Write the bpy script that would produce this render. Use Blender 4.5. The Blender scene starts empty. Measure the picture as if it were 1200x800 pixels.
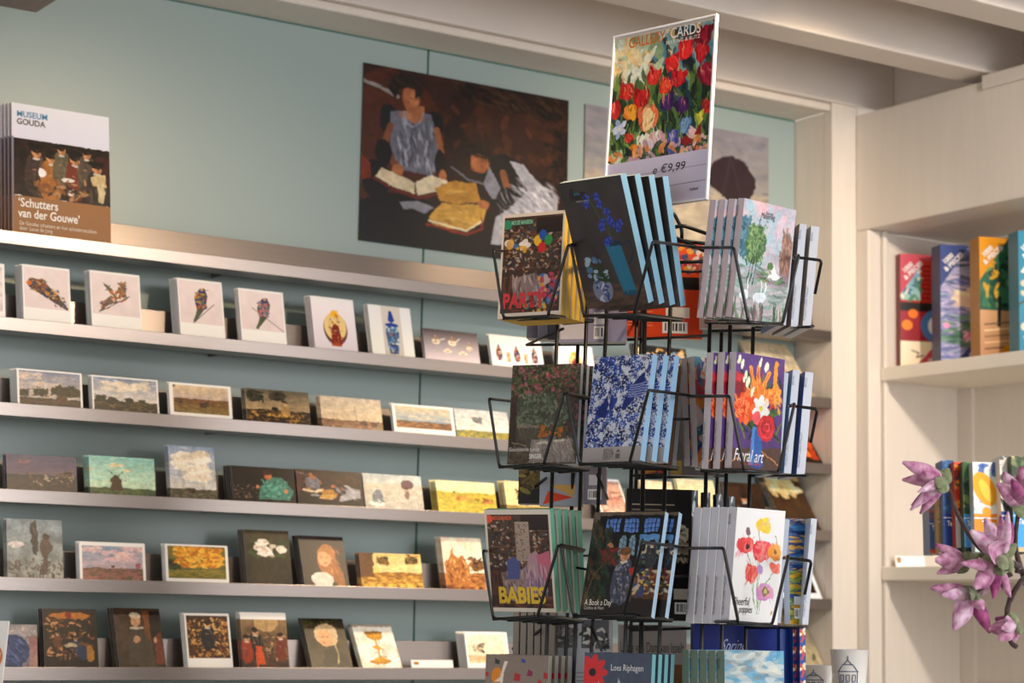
import bpy, math, random
import numpy as np
from mathutils import Vector, Matrix

# ------------------------------------------------------------------ camera, world, light, exposure
sc = bpy.context.scene
COL = sc.collection
F = 2414.3
AZ, PIT, ROL = np.radians([56.354, 7.552, 1.084])
CAM = np.array([0, 0, 1.2])
FW = np.array([np.cos(AZ)*np.cos(PIT), np.sin(AZ)*np.cos(PIT), np.sin(PIT)])
_r = np.array([np.sin(AZ), -np.cos(AZ), 0.]); _u = np.cross(_r, FW)
RT = _r*np.cos(ROL)+_u*np.sin(ROL); UP = -_r*np.sin(ROL)+_u*np.cos(ROL)
cd = bpy.data.cameras.new('camera'); cam = bpy.data.objects.new('camera', cd); COL.objects.link(cam)
cd.sensor_width = 36; cd.lens = F/1200*36; cd.clip_start = .05
cd.dof.use_dof = True; cd.dof.focus_distance = 3.35; cd.dof.aperture_fstop = 6.0
cam.matrix_world = Matrix(((RT[0], UP[0], -FW[0], CAM[0]), (RT[1], UP[1], -FW[1], CAM[1]), (RT[2], UP[2], -FW[2], CAM[2]), (0, 0, 0, 1)))
sc.camera = cam

vs = sc.view_settings
vs.view_transform = 'Standard'; vs.look = 'None'; vs.gamma = 1; vs.use_curve_mapping = False
vs.exposure = 0.42

w = bpy.data.worlds.new('world'); sc.world = w; w.use_nodes = True
w.node_tree.nodes['Background'].inputs[0].default_value = (1.0, .95, .91, 1)
w.node_tree.nodes['Background'].inputs[1].default_value = .84

def lamp(name, typ, loc, target, energy, color, size=.1, **kw):
    d = bpy.data.lights.new(name, typ); o = bpy.data.objects.new(name, d); COL.objects.link(o)
    o.location = loc; d.energy = energy; d.color = color
    o.rotation_euler = (Vector(target)-Vector(loc)).to_track_quat('-Z', 'Y').to_euler()
    if typ == 'AREA': d.shape = 'RECTANGLE'; d.size = size; d.size_y = kw.pop('sy', size)
    else: d.shadow_soft_size = size
    for k, v in kw.items(): setattr(d, k, v)
    return o
WARM = (1, .74, .46)
lamp('daylight_window', 'AREA', (3.2, -.6, 1.9), (2.3, 3., 1.6), 46, (.93, .96, 1), 1.6, sy=1.5)
lamp('shop_spot_a', 'SPOT', (2.15, 2.15, 2.5), (1.45, 3.9, 1.45), 52, WARM, .05, spot_size=1.2, spot_blend=1)
lamp('shop_spot_b', 'SPOT', (3.05, 2.7, 2.5), (2.6, 3.95, 1.1), 75, WARM, .05, spot_size=.85, spot_blend=.9)
lamp('shop_spot_c', 'SPOT', (2.9, 1.6, 2.5), (3.7, 3.8, 1.5), 100, (1, .9, .8), .06, spot_size=1.2, spot_blend=1)
lamp('added_warm_wash', 'SPOT', (3.0, 3.0, 2.5), (3.2, 4.03, 1.9), 22, WARM, .06, spot_size=1.5, spot_blend=1)  # added warm wash to tint the right glass panel, not a shop fitting
lamp('shop_spot_d', 'SPOT', (1.2, 1.6, 2.5), (1.7, 4.0, 2.25), 44, (.93, .96, 1), .1, spot_size=1.3, spot_blend=1)

def ray(x, y): return FW+(x-600)/F*RT-(y-400)/F*UP
def on(ax, v, x, y):
    d = ray(x, y); i = 'XYZ'.index(ax); return CAM+d*(v-CAM[i])/d[i]
def dep(x, y, Z): return CAM+ray(x, y)*Z
def pr(P):
    v = np.array(P)-CAM; z = v@FW; return 600+F*(v@RT)/z, 400-F*(v@UP)/z

# ------------------------------------------------------------------ materials
def lin(c):
    if isinstance(c, str):
        c = c.lstrip('#')
        if len(c) == 3: c = ''.join(k*2 for k in c)
        c = [int(c[i:i+2], 16)/255 for i in (0, 2, 4)]
    c = np.array(c, float)
    return np.where(c <= .04045, c/12.92, ((c+.055)/1.055)**2.4)
_m = {}
def mat(name, col, rough=.5, metal=0., var=.06, scale=30., stretch=None, bump=0., spec=.5):
    if name in _m: return _m[name]
    m = bpy.data.materials.new(name); m.use_nodes = True; _m[name] = m
    nt = m.node_tree; b = nt.nodes['Principled BSDF']
    b.inputs['Roughness'].default_value = rough; b.inputs['Metallic'].default_value = metal
    b.inputs['Specular IOR Level'].default_value = spec
    c = lin(col)
    tc = nt.nodes.new('ShaderNodeTexCoord'); mp = nt.nodes.new('ShaderNodeMapping'); nz = nt.nodes.new('ShaderNodeTexNoise')
    nz.inputs['Scale'].default_value = scale; nz.inputs['Detail'].default_value = 3
    if stretch: mp.inputs['Scale'].default_value = stretch
    nt.links.new(tc.outputs['Object'], mp.inputs[0]); nt.links.new(mp.outputs[0], nz.inputs['Vector'])
    rp = nt.nodes.new('ShaderNodeValToRGB'); e = rp.color_ramp.elements
    e[0].position = .3; e[1].position = .7
    e[0].color = (*np.clip(c*(1-var), 0, 1), 1); e[1].color = (*np.clip(c*(1+var), 0, 1), 1)
    nt.links.new(nz.outputs['Fac'], rp.inputs[0]); nt.links.new(rp.outputs[0], b.inputs['Base Color'])
    if bump:
        bp = nt.nodes.new('ShaderNodeBump'); bp.inputs['Strength'].default_value = bump; bp.inputs['Distance'].default_value = .002
        nt.links.new(nz.outputs['Fac'], bp.inputs['Height']); nt.links.new(bp.outputs[0], b.inputs['Normal'])
    return m
def artmat():
    m = bpy.data.materials.new('printed_card'); m.use_nodes = True; nt = m.node_tree; b = nt.nodes['Principled BSDF']
    a = nt.nodes.new('ShaderNodeAttribute'); a.attribute_name = 'ink'
    nt.links.new(a.outputs['Color'], b.inputs['Base Color']); b.inputs['Roughness'].default_value = .36; b.inputs['Specular IOR Level'].default_value = .3
    return m
INK = artmat()
PAPER = mat('white_paper_edge', '#eeecea', .6)
CREAM = mat('cream_painted_wood', '#ded4c8', .45, var=.025, scale=8, stretch=(6, 6, .6))
FRAME = mat('greige_painted_wood', '#ddd3ca', .5, var=.025, scale=8)
STEEL = mat('brushed_steel', '#938984', .31, .85, var=.05, scale=12, stretch=(1, 40, 40), bump=.05)
BLACK = mat('black_coated_wire', '#121316', .3, .2, var=.02, spec=.6)
GLASS = mat('frosted_teal_glass', '#98a8a5', .32, 0, var=.015, scale=2, spec=.5)
GEDGE = mat('green_glass_edge', '#3f7268', .2)

# ------------------------------------------------------------------ meshes
def tag(o, label=None, cat=None, group=None, kind=None):
    for k, v in (('label', label), ('category', cat), ('group', group), ('kind', kind)):
        if v: o[k] = v
    return o
def link(name, me, parent=None, mw=None):
    o = bpy.data.objects.new(name, me); COL.objects.link(o)
    if parent: o.parent = parent
    if mw is not None: o.matrix_world = mw
    return o
def empty(name, loc=(0, 0, 0), mw=None):
    o = bpy.data.objects.new(name, None); COL.objects.link(o); o.empty_display_size = .05
    o.matrix_world = mw if mw is not None else Matrix.Translation(Vector(loc)); return o
class MB:
    def __init__(s): s.v = []; s.f = []; s.mi = []
    def add(s, vs_, fs, mi=0):
        n = len(s.v); s.v += [tuple(map(float, v)) for v in vs_]; s.f += [tuple(n+i for i in f) for f in fs]; s.mi += [mi]*len(fs); return s
    def box(s, a, b, mi=0):
        x0, y0, z0 = a; x1, y1, z1 = b
        return s.add([(x0,y0,z0),(x1,y0,z0),(x1,y1,z0),(x0,y1,z0),(x0,y0,z1),(x1,y0,z1),(x1,y1,z1),(x0,y1,z1)],
            [(0,3,2,1),(4,5,6,7),(0,1,5,4),(1,2,6,5),(2,3,7,6),(3,0,4,7)], mi)
    def prism(s, prof, x0, x1, mi=0):   # profile in (y,z), extruded along x
        n = len(prof)
        return s.add([(x0, y, z) for y, z in prof]+[(x1, y, z) for y, z in prof],
            [tuple(range(n))[::-1], tuple(range(n, 2*n))]+[(i, (i+1) % n, n+(i+1) % n, n+i) for i in range(n)], mi)
    def tube(s, pts, r, n=8, mi=0, cap=True):
        P = [Vector(p) for p in pts]; m = len(P); rs = r if hasattr(r, '__len__') else [r]*m
        ring = []; prev = None
        for i in range(m):
            t = (P[min(i+1, m-1)]-P[max(i-1, 0)]).normalized()
            if prev is None: a = t.orthogonal().normalized()
            else: a = (prev-t*prev.dot(t)).normalized()
            prev = a; b = t.cross(a)
            ring += [P[i]+(a*math.cos(2*math.pi*k/n)+b*math.sin(2*math.pi*k/n))*rs[i] for k in range(n)]
        fs = [(i*n+k, i*n+(k+1) % n, (i+1)*n+(k+1) % n, (i+1)*n+k) for i in range(m-1) for k in range(n)]
        if cap: fs += [tuple(range(n))[::-1], tuple((m-1)*n+k for k in range(n))]
        return s.add(ring, fs, mi)
    def lathe(s, prof, n=32, mi=0, c=(0, 0, 0)):
        m = len(prof); v = [(c[0]+r*math.cos(2*math.pi*k/n), c[1]+r*math.sin(2*math.pi*k/n), c[2]+z) for r, z in prof for k in range(n)]
        return s.add(v, [(i*n+k, i*n+(k+1) % n, (i+1)*n+(k+1) % n, (i+1)*n+k) for i in range(m-1) for k in range(n)], mi)
    def build(s, name, mats, parent=None, mw=None, bevel=0, smooth=False, seg=2):
        me = bpy.data.meshes.new(name); me.from_pydata(s.v, [], s.f)
        for m in (mats if isinstance(mats, (list, tuple)) else [mats]): me.materials.append(m)
        me.polygons.foreach_set('material_index', s.mi)
        if smooth: me.polygons.foreach_set('use_smooth', [True]*len(s.f))
        me.update(); o = link(name, me, parent, mw)
        if bevel:
            b = o.modifiers.new('bevel', 'BEVEL'); b.width = bevel; b.segments = seg; b.limit_method = 'ANGLE'
        return o
def fillet(pts, r=.008, k=4):
    P = [Vector(p) for p in pts]; out = [P[0]]
    for i in range(1, len(P)-1):
        a = P[i-1]-P[i]; b = P[i+1]-P[i]; d = min(r, a.length*.45, b.length*.45)
        A = P[i]+a.normalized()*d; B = P[i]+b.normalized()*d
        for j in range(k+1):
            t = j/k; out.append(A*(1-t)**2+P[i]*2*t*(1-t)+B*t*t)
    return out+[P[-1]]

# ------------------------------------------------------------------ painter: ink colours computed on a vertex grid
class Art:
    def __init__(s, nx, ny, asp, seed=1):
        s.nx, s.ny, s.asp = nx, ny, asp; s.rng = np.random.RandomState(seed)
        s.oy = 0; s.c = np.ones((ny, nx, 3)); s.u = np.linspace(0, 1, nx); s.v = np.linspace(0, 1, ny); s.eps = .8/ny
    def win(s, x0, y0, x1, y1):
        i0 = max(0, int(np.floor(x0*(s.nx-1)))-1); i1 = min(s.nx, int(np.ceil(x1*(s.nx-1)))+2)
        j0 = max(0, int(np.floor(y0*(s.ny-1)))-1); j1 = min(s.ny, int(np.ceil(y1*(s.ny-1)))+2)
        if i1 <= i0 or j1 <= j0: return None
        return slice(j0, j1), slice(i0, i1), s.u[i0:i1][None, :], s.v[j0:j1][:, None]
    def blend(s, w_, m, c): a = s.c[w_[0], w_[1]]; s.c[w_[0], w_[1]] = a*(1-m[..., None])+np.asarray(c)*m[..., None]
    def g(s, c1, c2, y0=0, y1=1, x0=0, x1=1):
        w_ = s.win(x0, y0, x1, y1); c1, c2 = lin(c1), lin(c2)
        m = ((w_[2] >= x0-1e-6) & (w_[2] <= x1+1e-6) & (w_[3] >= y0-1e-6) & (w_[3] <= y1+1e-6)).astype(float)
        t = np.clip((w_[3]-y0)/max(y1-y0, 1e-6), 0, 1)[..., None]+0*w_[2][..., None]
        s.blend(w_, m, c1*(1-t)+c2*t)
    def e(s, x, y, rx, ry, c, rot=0, a=1):
        y += s.oy; R = max(rx, ry)+s.eps*2; w_ = s.win(x-R/s.asp, y-R, x+R/s.asp, y+R)
        if not w_: return
        dx = (w_[2]-x)*s.asp; dy = w_[3]-y; r = math.radians(rot); X = dx*math.cos(r)+dy*math.sin(r); Y = -dx*math.sin(r)+dy*math.cos(r)
        q = np.sqrt((X/rx)**2+(Y/ry)**2); s.blend(w_, np.clip((1-q)*min(rx, ry)/s.eps+.5, 0, 1)*a, lin(c))
    def p(s, pts, c, a=1):
        P = np.array(pts, float)+[0, s.oy]; w_ = s.win(P[:, 0].min(), P[:, 1].min(), P[:, 0].max(), P[:, 1].max())
        if not w_: return
        ins = np.zeros((w_[3].shape[0], w_[2].shape[1]), bool)
        for i in range(len(P)):
            (xa, ya), (xb, yb) = P[i], P[i-1]
            if ya == yb: continue
            ins ^= ((ya > w_[3]) != (yb > w_[3])) & (w_[2] < (xb-xa)*(w_[3]-ya)/(yb-ya)+xa)
        s.blend(w_, ins*float(a), lin(c))
    def l(s, pts, wd, c, a=1):
        P = np.array(pts, float)+[0, s.oy]
        for i in range(len(P)-1):
            A, B = P[i], P[i+1]; e_ = wd+s.eps
            w_ = s.win(min(A[0], B[0])-e_/s.asp, min(A[1], B[1])-e_, max(A[0], B[0])+e_/s.asp, max(A[1], B[1])+e_)
            if not w_: continue
            ax, bx = A[0]*s.asp, B[0]*s.asp; dx, dy = bx-ax, B[1]-A[1]; L = dx*dx+dy*dy+1e-12
            t = np.clip(((w_[2]*s.asp-ax)*dx+(w_[3]-A[1])*dy)/L, 0, 1)
            d = np.hypot(w_[2]*s.asp-ax-t*dx, w_[3]-A[1]-t*dy); s.blend(w_, np.clip((wd/2-d)/s.eps+.5, 0, 1)*a, lin(c))
    def d(s, n, x0, y0, x1, y1, sz, cols, st=1.6, rot=None, a=.85):
        R = s.rng
        for _ in range(n):
            q = sz*(.5+R.rand()); s.e(x0+R.rand()*(x1-x0), y0+R.rand()*(y1-y0), q*st, q/st, cols[R.randint(len(cols))], R.rand()*180 if rot is None else rot+R.randn()*12, a)
    def field(s, fx, fy):
        R = s.rng.rand(fy+2, fx+2)*2-1; U = s.u*fx; V = s.v*fy; i = U.astype(int); j = V.astype(int); fu = (U-i)[None]; fv = (V-j)[:, None]
        fu = fu*fu*(3-2*fu); fv = fv*fv*(3-2*fv)
        return (R[j][:, i]*(1-fu)+R[j][:, i+1]*fu)*(1-fv)+(R[j+1][:, i]*(1-fu)+R[j+1][:, i+1]*fu)*fv
    def n(s, amp=.15, fx=12, fy=12): s.c = np.clip(s.c*(1+amp*s.field(fx, fy)[..., None]), 0, 1)
    def warp(s, amp=.012, f=14):   # brushy, uneven edges
        for q, k in ((f, amp), (f*3, amp*.45)):
            dx = s.field(q, q)*k*s.ny; dy = s.field(q, q)*k*s.ny
            J = np.clip((np.arange(s.ny)[:, None]+dy).round().astype(int), 0, s.ny-1); I = np.clip((np.arange(s.nx)[None]+dx).round().astype(int), 0, s.nx-1)
            s.c = s.c[J, I]
    def squash(s, fr):   # the picture fills the part of the card that clears the ledge lip
        J = np.clip((s.v/fr*(s.ny-1)).round().astype(int), 0, s.ny-1); s.c = s.c[J]
    def b(s, l_, t, r, bt, c='#f4f1ee'):
        if t: s.g(c, c, 0, t)
        if bt: s.g(c, c, 1-bt, 1)
        if l_: s.g(c, c, 0, 1, 0, l_)
        if r: s.g(c, c, 0, 1, 1-r, 1)
    def flower(s, x, y, r, c, c2, k=6, rot=0, yc='#e8c040'):
        for i in range(k):
            t = math.radians(rot+i*360/k); s.e(x+math.cos(t)*r*.55/s.asp, y+math.sin(t)*r*.55, r*.5, r*.3, c if i % 2 else c2, math.degrees(t))
        s.e(x, y, r*.22, r*.22, yc)
    def tulip(s, x, y, r, c, c2, rot=0):
        a = math.radians(rot)
        for dx, cc in ((-.38, c), (.38, c), (0, c2)):
            s.e(x+(dx*r*math.cos(a))/s.asp, y+dx*r*math.sin(a), r*.42, r*.85, cc, rot+dx*40)
        s.l([(x-.1*r/s.asp, y-.5*r), (x, y+.5*r)], r*.08, c, .6)
    def person(s, x, y, h, coat, skin='#c9a07c', hair='#2c2019', wd=.5):
        s.e(x, y+h*.62, h*wd*.42, h*.42, coat); s.e(x, y+h*.3, h*wd*.34, h*.16, coat)
        s.d(14, x-h*.2/s.asp, y+h*.3, x+h*.2/s.asp, y+h*.95, h*.05, [coat, '#2a2422', '#8c7c68'], 2.6, 80, .35); s.e(x, y+h*.24, h*.08, h*.03, '#d8d0c4', 0, .8)
        s.e(x, y+h*.1, h*.1, h*.125, skin); s.e(x, y+h*.04, h*.115, h*.085, hair)
        s.e(x+h*.03/s.asp, y+h*.12, h*.045, h*.09, '#6c4430', 0, .35); s.e(x-h*.06, y+h*.5, h*.05, h*.04, skin); s.l([(x-h*.12/s.asp, y+h*.3), (x-h*.14/s.asp, y+h*.5), (x, y+h*.52)], h*.07, coat)

_grid = {}
def gridfaces(nx, ny):
    if (nx, ny) not in _grid:
        i = np.arange(nx-1)[None]; j = np.arange(ny-1)[:, None]; a = (j*nx+i).ravel()
        _grid[(nx, ny)] = np.stack([a, a+nx, a+nx+1, a+1], 1)
    return _grid[(nx, ny)]
def panel(name, w_, h, T, paint, mats, parent=None, mw=None, ppm=850, seed=1, bow=0., side=None):
    """card or box: a painted front face on a grid at y=0 with a body of depth T behind it; local x right, z up"""
    nx = max(8, min(420, int(w_*ppm)+2)); ny = max(8, min(420, int(h*ppm)+2))
    A = Art(nx, ny, w_/h, seed); paint(A)
    U, V = np.meshgrid(A.u, A.v); co = np.stack([U*w_, -bow*np.sin(np.pi*V)*np.ones_like(U), (1-V)*h], -1).reshape(-1, 3)
    gf = gridfaces(nx, ny); n0 = len(co)
    k = 9
    zz = np.linspace(0, 1, k); yb = -bow*np.sin(np.pi*zz)
    vv = []; ff = []; mi = []
    def strip(x, flip, m):   # side strip along z
        b0 = n0+len(vv)
        for z, y in zip(zz, yb): vv.append((x, y, z*h)); vv.append((x, y+T, z*h))
        for i in range(k-1):
            q = (b0+2*i, b0+2*i+1, b0+2*i+3, b0+2*i+2); ff.append(q if not flip else q[::-1]); mi.append(m)
        return b0
    s0 = strip(0, True, 1); s1 = strip(w_, False, 2)
    for i in range(k-1): ff.append((s0+2*i+1, s0+2*i+3, s1+2*i+3, s1+2*i+1)); mi.append(3)
    ff.append((s0, s0+1, s1+1, s1)); mi.append(4); e = 2*(k-1); ff.append((s0+e, s1+e, s1+e+1, s0+e+1)); mi.append(4)
    co = np.vstack([co, np.array(vv)]); faces = np.vstack([gf, np.array(ff)])
    me = bpy.data.meshes.new(name); me.vertices.add(len(co)); me.vertices.foreach_set('co', co.ravel())
    me.loops.add(faces.size); me.loops.foreach_set('vertex_index', faces.ravel().astype(np.int32))
    me.polygons.add(len(faces)); me.polygons.foreach_set('loop_start', np.arange(len(faces), dtype=np.int32)*4)
    me.update(calc_edges=True)
    for m in mats: me.materials.append(m)
    me.polygons.foreach_set('material_index', np.array([0]*len(gf)+mi, dtype=np.int32))
    ca = me.color_attributes.new('ink', 'FLOAT_COLOR', 'POINT')
    cc = np.ones((len(co), 4)); cc[:n0, :3] = np.clip(1.22*A.c.reshape(-1, 3)**1.22, 0, .93); ca.data.foreach_set('color', cc.ravel())
    me.validate(); me.shade_flat()
    return link(name, me, parent, mw)
MEDGE = [INK, PAPER, PAPER, PAPER, PAPER]
def text(parent, s, x, z, size, col, name='title_lettering', width=None, shear=0, y=-.0008, rough=.5, align='LEFT', rotz=0, tall=1, side=None, bold=0):
    cu = bpy.data.curves.new('t', 'FONT'); cu.body = s; cu.size = size; cu.align_x = align; cu.offset = bold; cu.resolution_u = 3
    o = bpy.data.objects.new('t', cu); COL.objects.link(o); bpy.context.view_layer.update()
    me = bpy.data.meshes.new_from_object(o.evaluated_get(bpy.context.evaluated_depsgraph_get()))
    bpy.data.objects.remove(o); bpy.data.curves.remove(cu); me.name = name
    n = len(me.vertices); c = np.zeros(n*3); me.vertices.foreach_get('co', c); c = c.reshape(-1, 3)
    X = c[:, 0]; Y = c[:, 1]*tall
    if width and n: X = X*width/max(1e-6, X.max()-min(0, X.min()))
    X = X+Y*shear; cr, sr = math.cos(rotz), math.sin(rotz); X, Y = X*cr-Y*sr, X*sr+Y*cr
    if side is None: out = np.stack([X+x, np.full(n, y), Y+z], 1)
    elif side == 'spine': out = np.stack([np.full(n, -.0006), x-X, Y+z], 1)
    me.vertices.foreach_set('co', out.ravel()); me.update()
    me.materials.append(mat('ink_'+col.strip('#'), col, rough, var=0)); return link(name, me, parent)
def dup(o, mw, parent=None):
    c = o.copy(); COL.objects.link(c)
    if parent: c.parent = parent; c.matrix_parent_inverse = o.matrix_parent_inverse.copy(); c.matrix_local = o.matrix_local.copy()
    else: c.matrix_world = mw
    for ch in o.children: dup(ch, None, c)
    return c

# ------------------------------------------------------------------ structure
D = 3.898; YG = 4.039; XC = 3.5785; XF = 3.66
def struct(o): o['kind'] = 'structure'; return o
struct(MB().box((-1.2, -2.6, -.05), (5.2, 4.3, 0)).build('floor', mat('grey_floor', '#8d857c', .5)))
struct(MB().box((-1.2, YG+.012, 0), (XC, YG+.1, 2.9)).build('wall_back', mat('plaster', '#b9bdb6', .8)))
struct(MB().box((-1.2, -2.6, 2.74), (5.2, 4.3, 2.84)).build('ceiling', mat('ceiling_paint', '#d8cec4', .8, var=.02, scale=3)))
# side wall of the recess, with the post that ends it
struct(MB().box((XC, D+.0305, 0), (XC+.02, YG+.011, 2.512)).build('wall_recess_side', CREAM))
struct(MB().box((XC, D-.002, 0), (XF+.01, D+.03, 2.56)).build('trim_1', CREAM, bevel=.002))
struct(MB().box((XF+.0005, 3.85, 0), (XF+.045, D-.0025, 2.2035)).build('trim_2', CREAM, bevel=.004))
struct(MB().box((XF+.045, 3.838, 0), (XF+.06, 3.8495, 2.2035)).build('trim_3', CREAM, bevel=.003))
# fascia over the bookcase
struct(MB().box((XF, .4, 2.204), (XF+.12, D-.003, 2.512)).build('wall_fascia', CREAM, bevel=.004))
struct(MB().box((3.79, .2, 2.512), (3.85, 4.3, 2.75)).build('wall_right', FRAME))
struct(MB().box((XF-.012, .6, 2.488), (XF-.0005, 3.44, 2.522)).build('trim_4', CREAM, bevel=.002))
# header above the glass and its rounded bead
struct(MB().box((-1.2, 3.885, 2.534), (3.789, 4.2, 2.74)).build('trim_5', FRAME, bevel=.003))
struct(MB().box((-1.2, 3.90, 2.513), (3.578, 4.2, 2.5335)).build('trim_6', CREAM, bevel=.006, seg=4))
for i, (y0, y1) in enumerate([(3.432, 3.534), (3.035, 3.14), (2.64, 2.74), (2.24, 2.34)]):
    struct(MB().box((-1.2, y0, 2.53), (3.789, y1, 2.739)).build('trim_%d' % (7+i), FRAME, bevel=.004))
xb = on('Z', 2.38, 36, 20)[0]
struct(MB().box((xb-.25, 1.2, 2.38), (xb, 3.884, 2.5295)).build('trim_11', mat('brown_beam', '#8d7d74', .6, var=.12, scale=10, stretch=(8, 1, 8)), bevel=.004))

# glass panels
def glass(x0, x1, label):
    o = MB().box((x0, YG, .3), (x1, YG+.0095, 2.5125)).build('glass_wall_panel', GLASS, bevel=.0015)
    MB().box((x0-.0, YG-.0012, .3), (x0+.0022, YG+.0, 2.5122)).build('polished_edge', GEDGE, o)
    MB().box((x0, YG-.0012, 2.5095), (x1, YG+.0, 2.5125)).build('top_edge', GEDGE, o)
    tag(o, label, 'wall panel', 'frosted glass wall panels')
glass(-.9, 2.4345, 'wide frosted blue-green glass panel left of the seam, behind the card ledges')
glass(2.4365, XC-.002, 'frosted green glass panel right of the seam, behind the rack and parasol picture')

# ledges
ZR = [1.909, 1.7365, 1.5685, 1.3995, 1.2285, 1.0555, .883]
LN = ['topmost wide steel ledge carrying the museum book', 'steel card ledge holding the bird and vase cards', 'steel card ledge of landscape cards below the vases',
      'steel card ledge with windmill and cloud cards', 'steel card ledge with the white roses card', 'steel card ledge with the gold chalice card', 'lowest steel card ledge, only its right end in view']
for z, nme in zip(ZR, LN):
    t = empty('card_ledge', (0, D, z)); tag(t, nme, 'shelf', 'brushed steel card ledges')
    def S(prof, nm, bv=.001): MB().prism([(y, zz) for y, zz in prof], -.3, XC-.001).build(nm, STEEL, t, bevel=bv)
    S([(0, 0), (0, .026), (.0016, .026), (.0016, 0)], 'front_lip', .0007)
    S([(.0017, 0), (.0017, .0015), (.066, .0015), (.066, 0)], 'tray', 0)
    S([(.066, 0), (.076, .082), (.0775, .082), (.0675, 0)], 'back_plate', .0005)
    for xx in (-.1, .9, 1.9, 2.9, 3.4):
        MB().prism([(.0676, .002), (.1395, .002), (.1395, .04), (.0715, .03)], xx, xx+.004).build('bracket', STEEL, t)
for o in [o for o in bpy.data.objects if o.parent and o.parent.name.startswith('card_ledge')]: pass

# ------------------------------------------------------------------ art for the wall cards
SKY = ['#8a9cb4', '#c9c6c0', '#a9b0bd', '#e2d8c8']
GRN = ['#39402a', '#4d5230', '#2b2f20', '#5c5a38']
def brooch(kind):
    def f(A):
        A.g('#e3d8da', '#d9cccd'); A.n(.04, 8, 8)
        J = ['#a8733c', '#3a4a78', '#5c3626', '#b8955c', '#4c6470', '#7a4038']
        if kind == 0:
            A.p([(.08,.33),(.2,.24),(.45,.28),(.7,.5),(.95,.76),(.93,.8),(.55,.62),(.3,.5),(.14,.42)], '#5a4638')
            A.d(150, .15, .26, .5, .48, .016, J); A.d(60, .45, .42, .75, .6, .014, ['#2f4a86', '#d8a850', '#222']); A.d(40, .66, .56, .9, .74, .012, J)
            A.l([(.25,.42),(.9,.78)], .012, '#2c3f70'); A.e(.14, .34, .04, .045, '#c87830')
        elif kind == 1:
            A.p([(.14,.78),(.3,.52),(.42,.42),(.36,.36),(.25,.2),(.42,.3),(.5,.38),(.62,.2),(.72,.14),(.7,.36),(.74,.46),(.55,.55),(.35,.62)], '#7a6a60')
            A.d(90, .4, .35, .7, .52, .016, ['#e8e0d8', '#c87830', '#6c7a50', '#8c2f30']); A.d(25, .2, .55, .36, .7, .014, J); A.l([(.2,.74),(.78,.42)], .012, '#39405c'); A.d(30, .56, .18, .72, .35, .014, J)
            A.d(18, .28, .24, .42, .36, .012, ['#6c7a50', '#4a6a5a'])
        else:
            c = .5 if kind == 2 else .53
            A.p([(c-.05,.2),(c+.1,.14),(c+.16,.28),(c+.1,.5),(c-.1,.72),(c-.18,.78),(c-.1,.55),(c-.14,.36)], '#5b5a50')
            A.d(120, c-.1, .24, c+.1, .52, .017, ['#c9a040', '#a34a28', '#6c8a50', '#2f4a86'] if kind == 2 else ['#d89080', '#3d5c8a', '#7a8a90', '#c87860'])
            A.e(c+.04, .2, .05, .045, '#3a4a86'); A.e(c+.05, .18, .025, .02, '#d8a850'); A.p([(c-.08,.55),(c-.02,.56),(c-.14,.78),(c-.2,.76)], '#5c6a50')
            A.l([(c-.2,.8),(c+.3,.42)] if kind == 2 else [(c-.25,.36),(c+.42,.78)], .011, '#39405c'); A.l([(c+.06,.19),(c+.2,.17)] if kind == 2 else [(c+.06,.2),(c+.1,.24)], .01, '#39302c')
        A.b(.03, .04, .03, .2)
    return f
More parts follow.
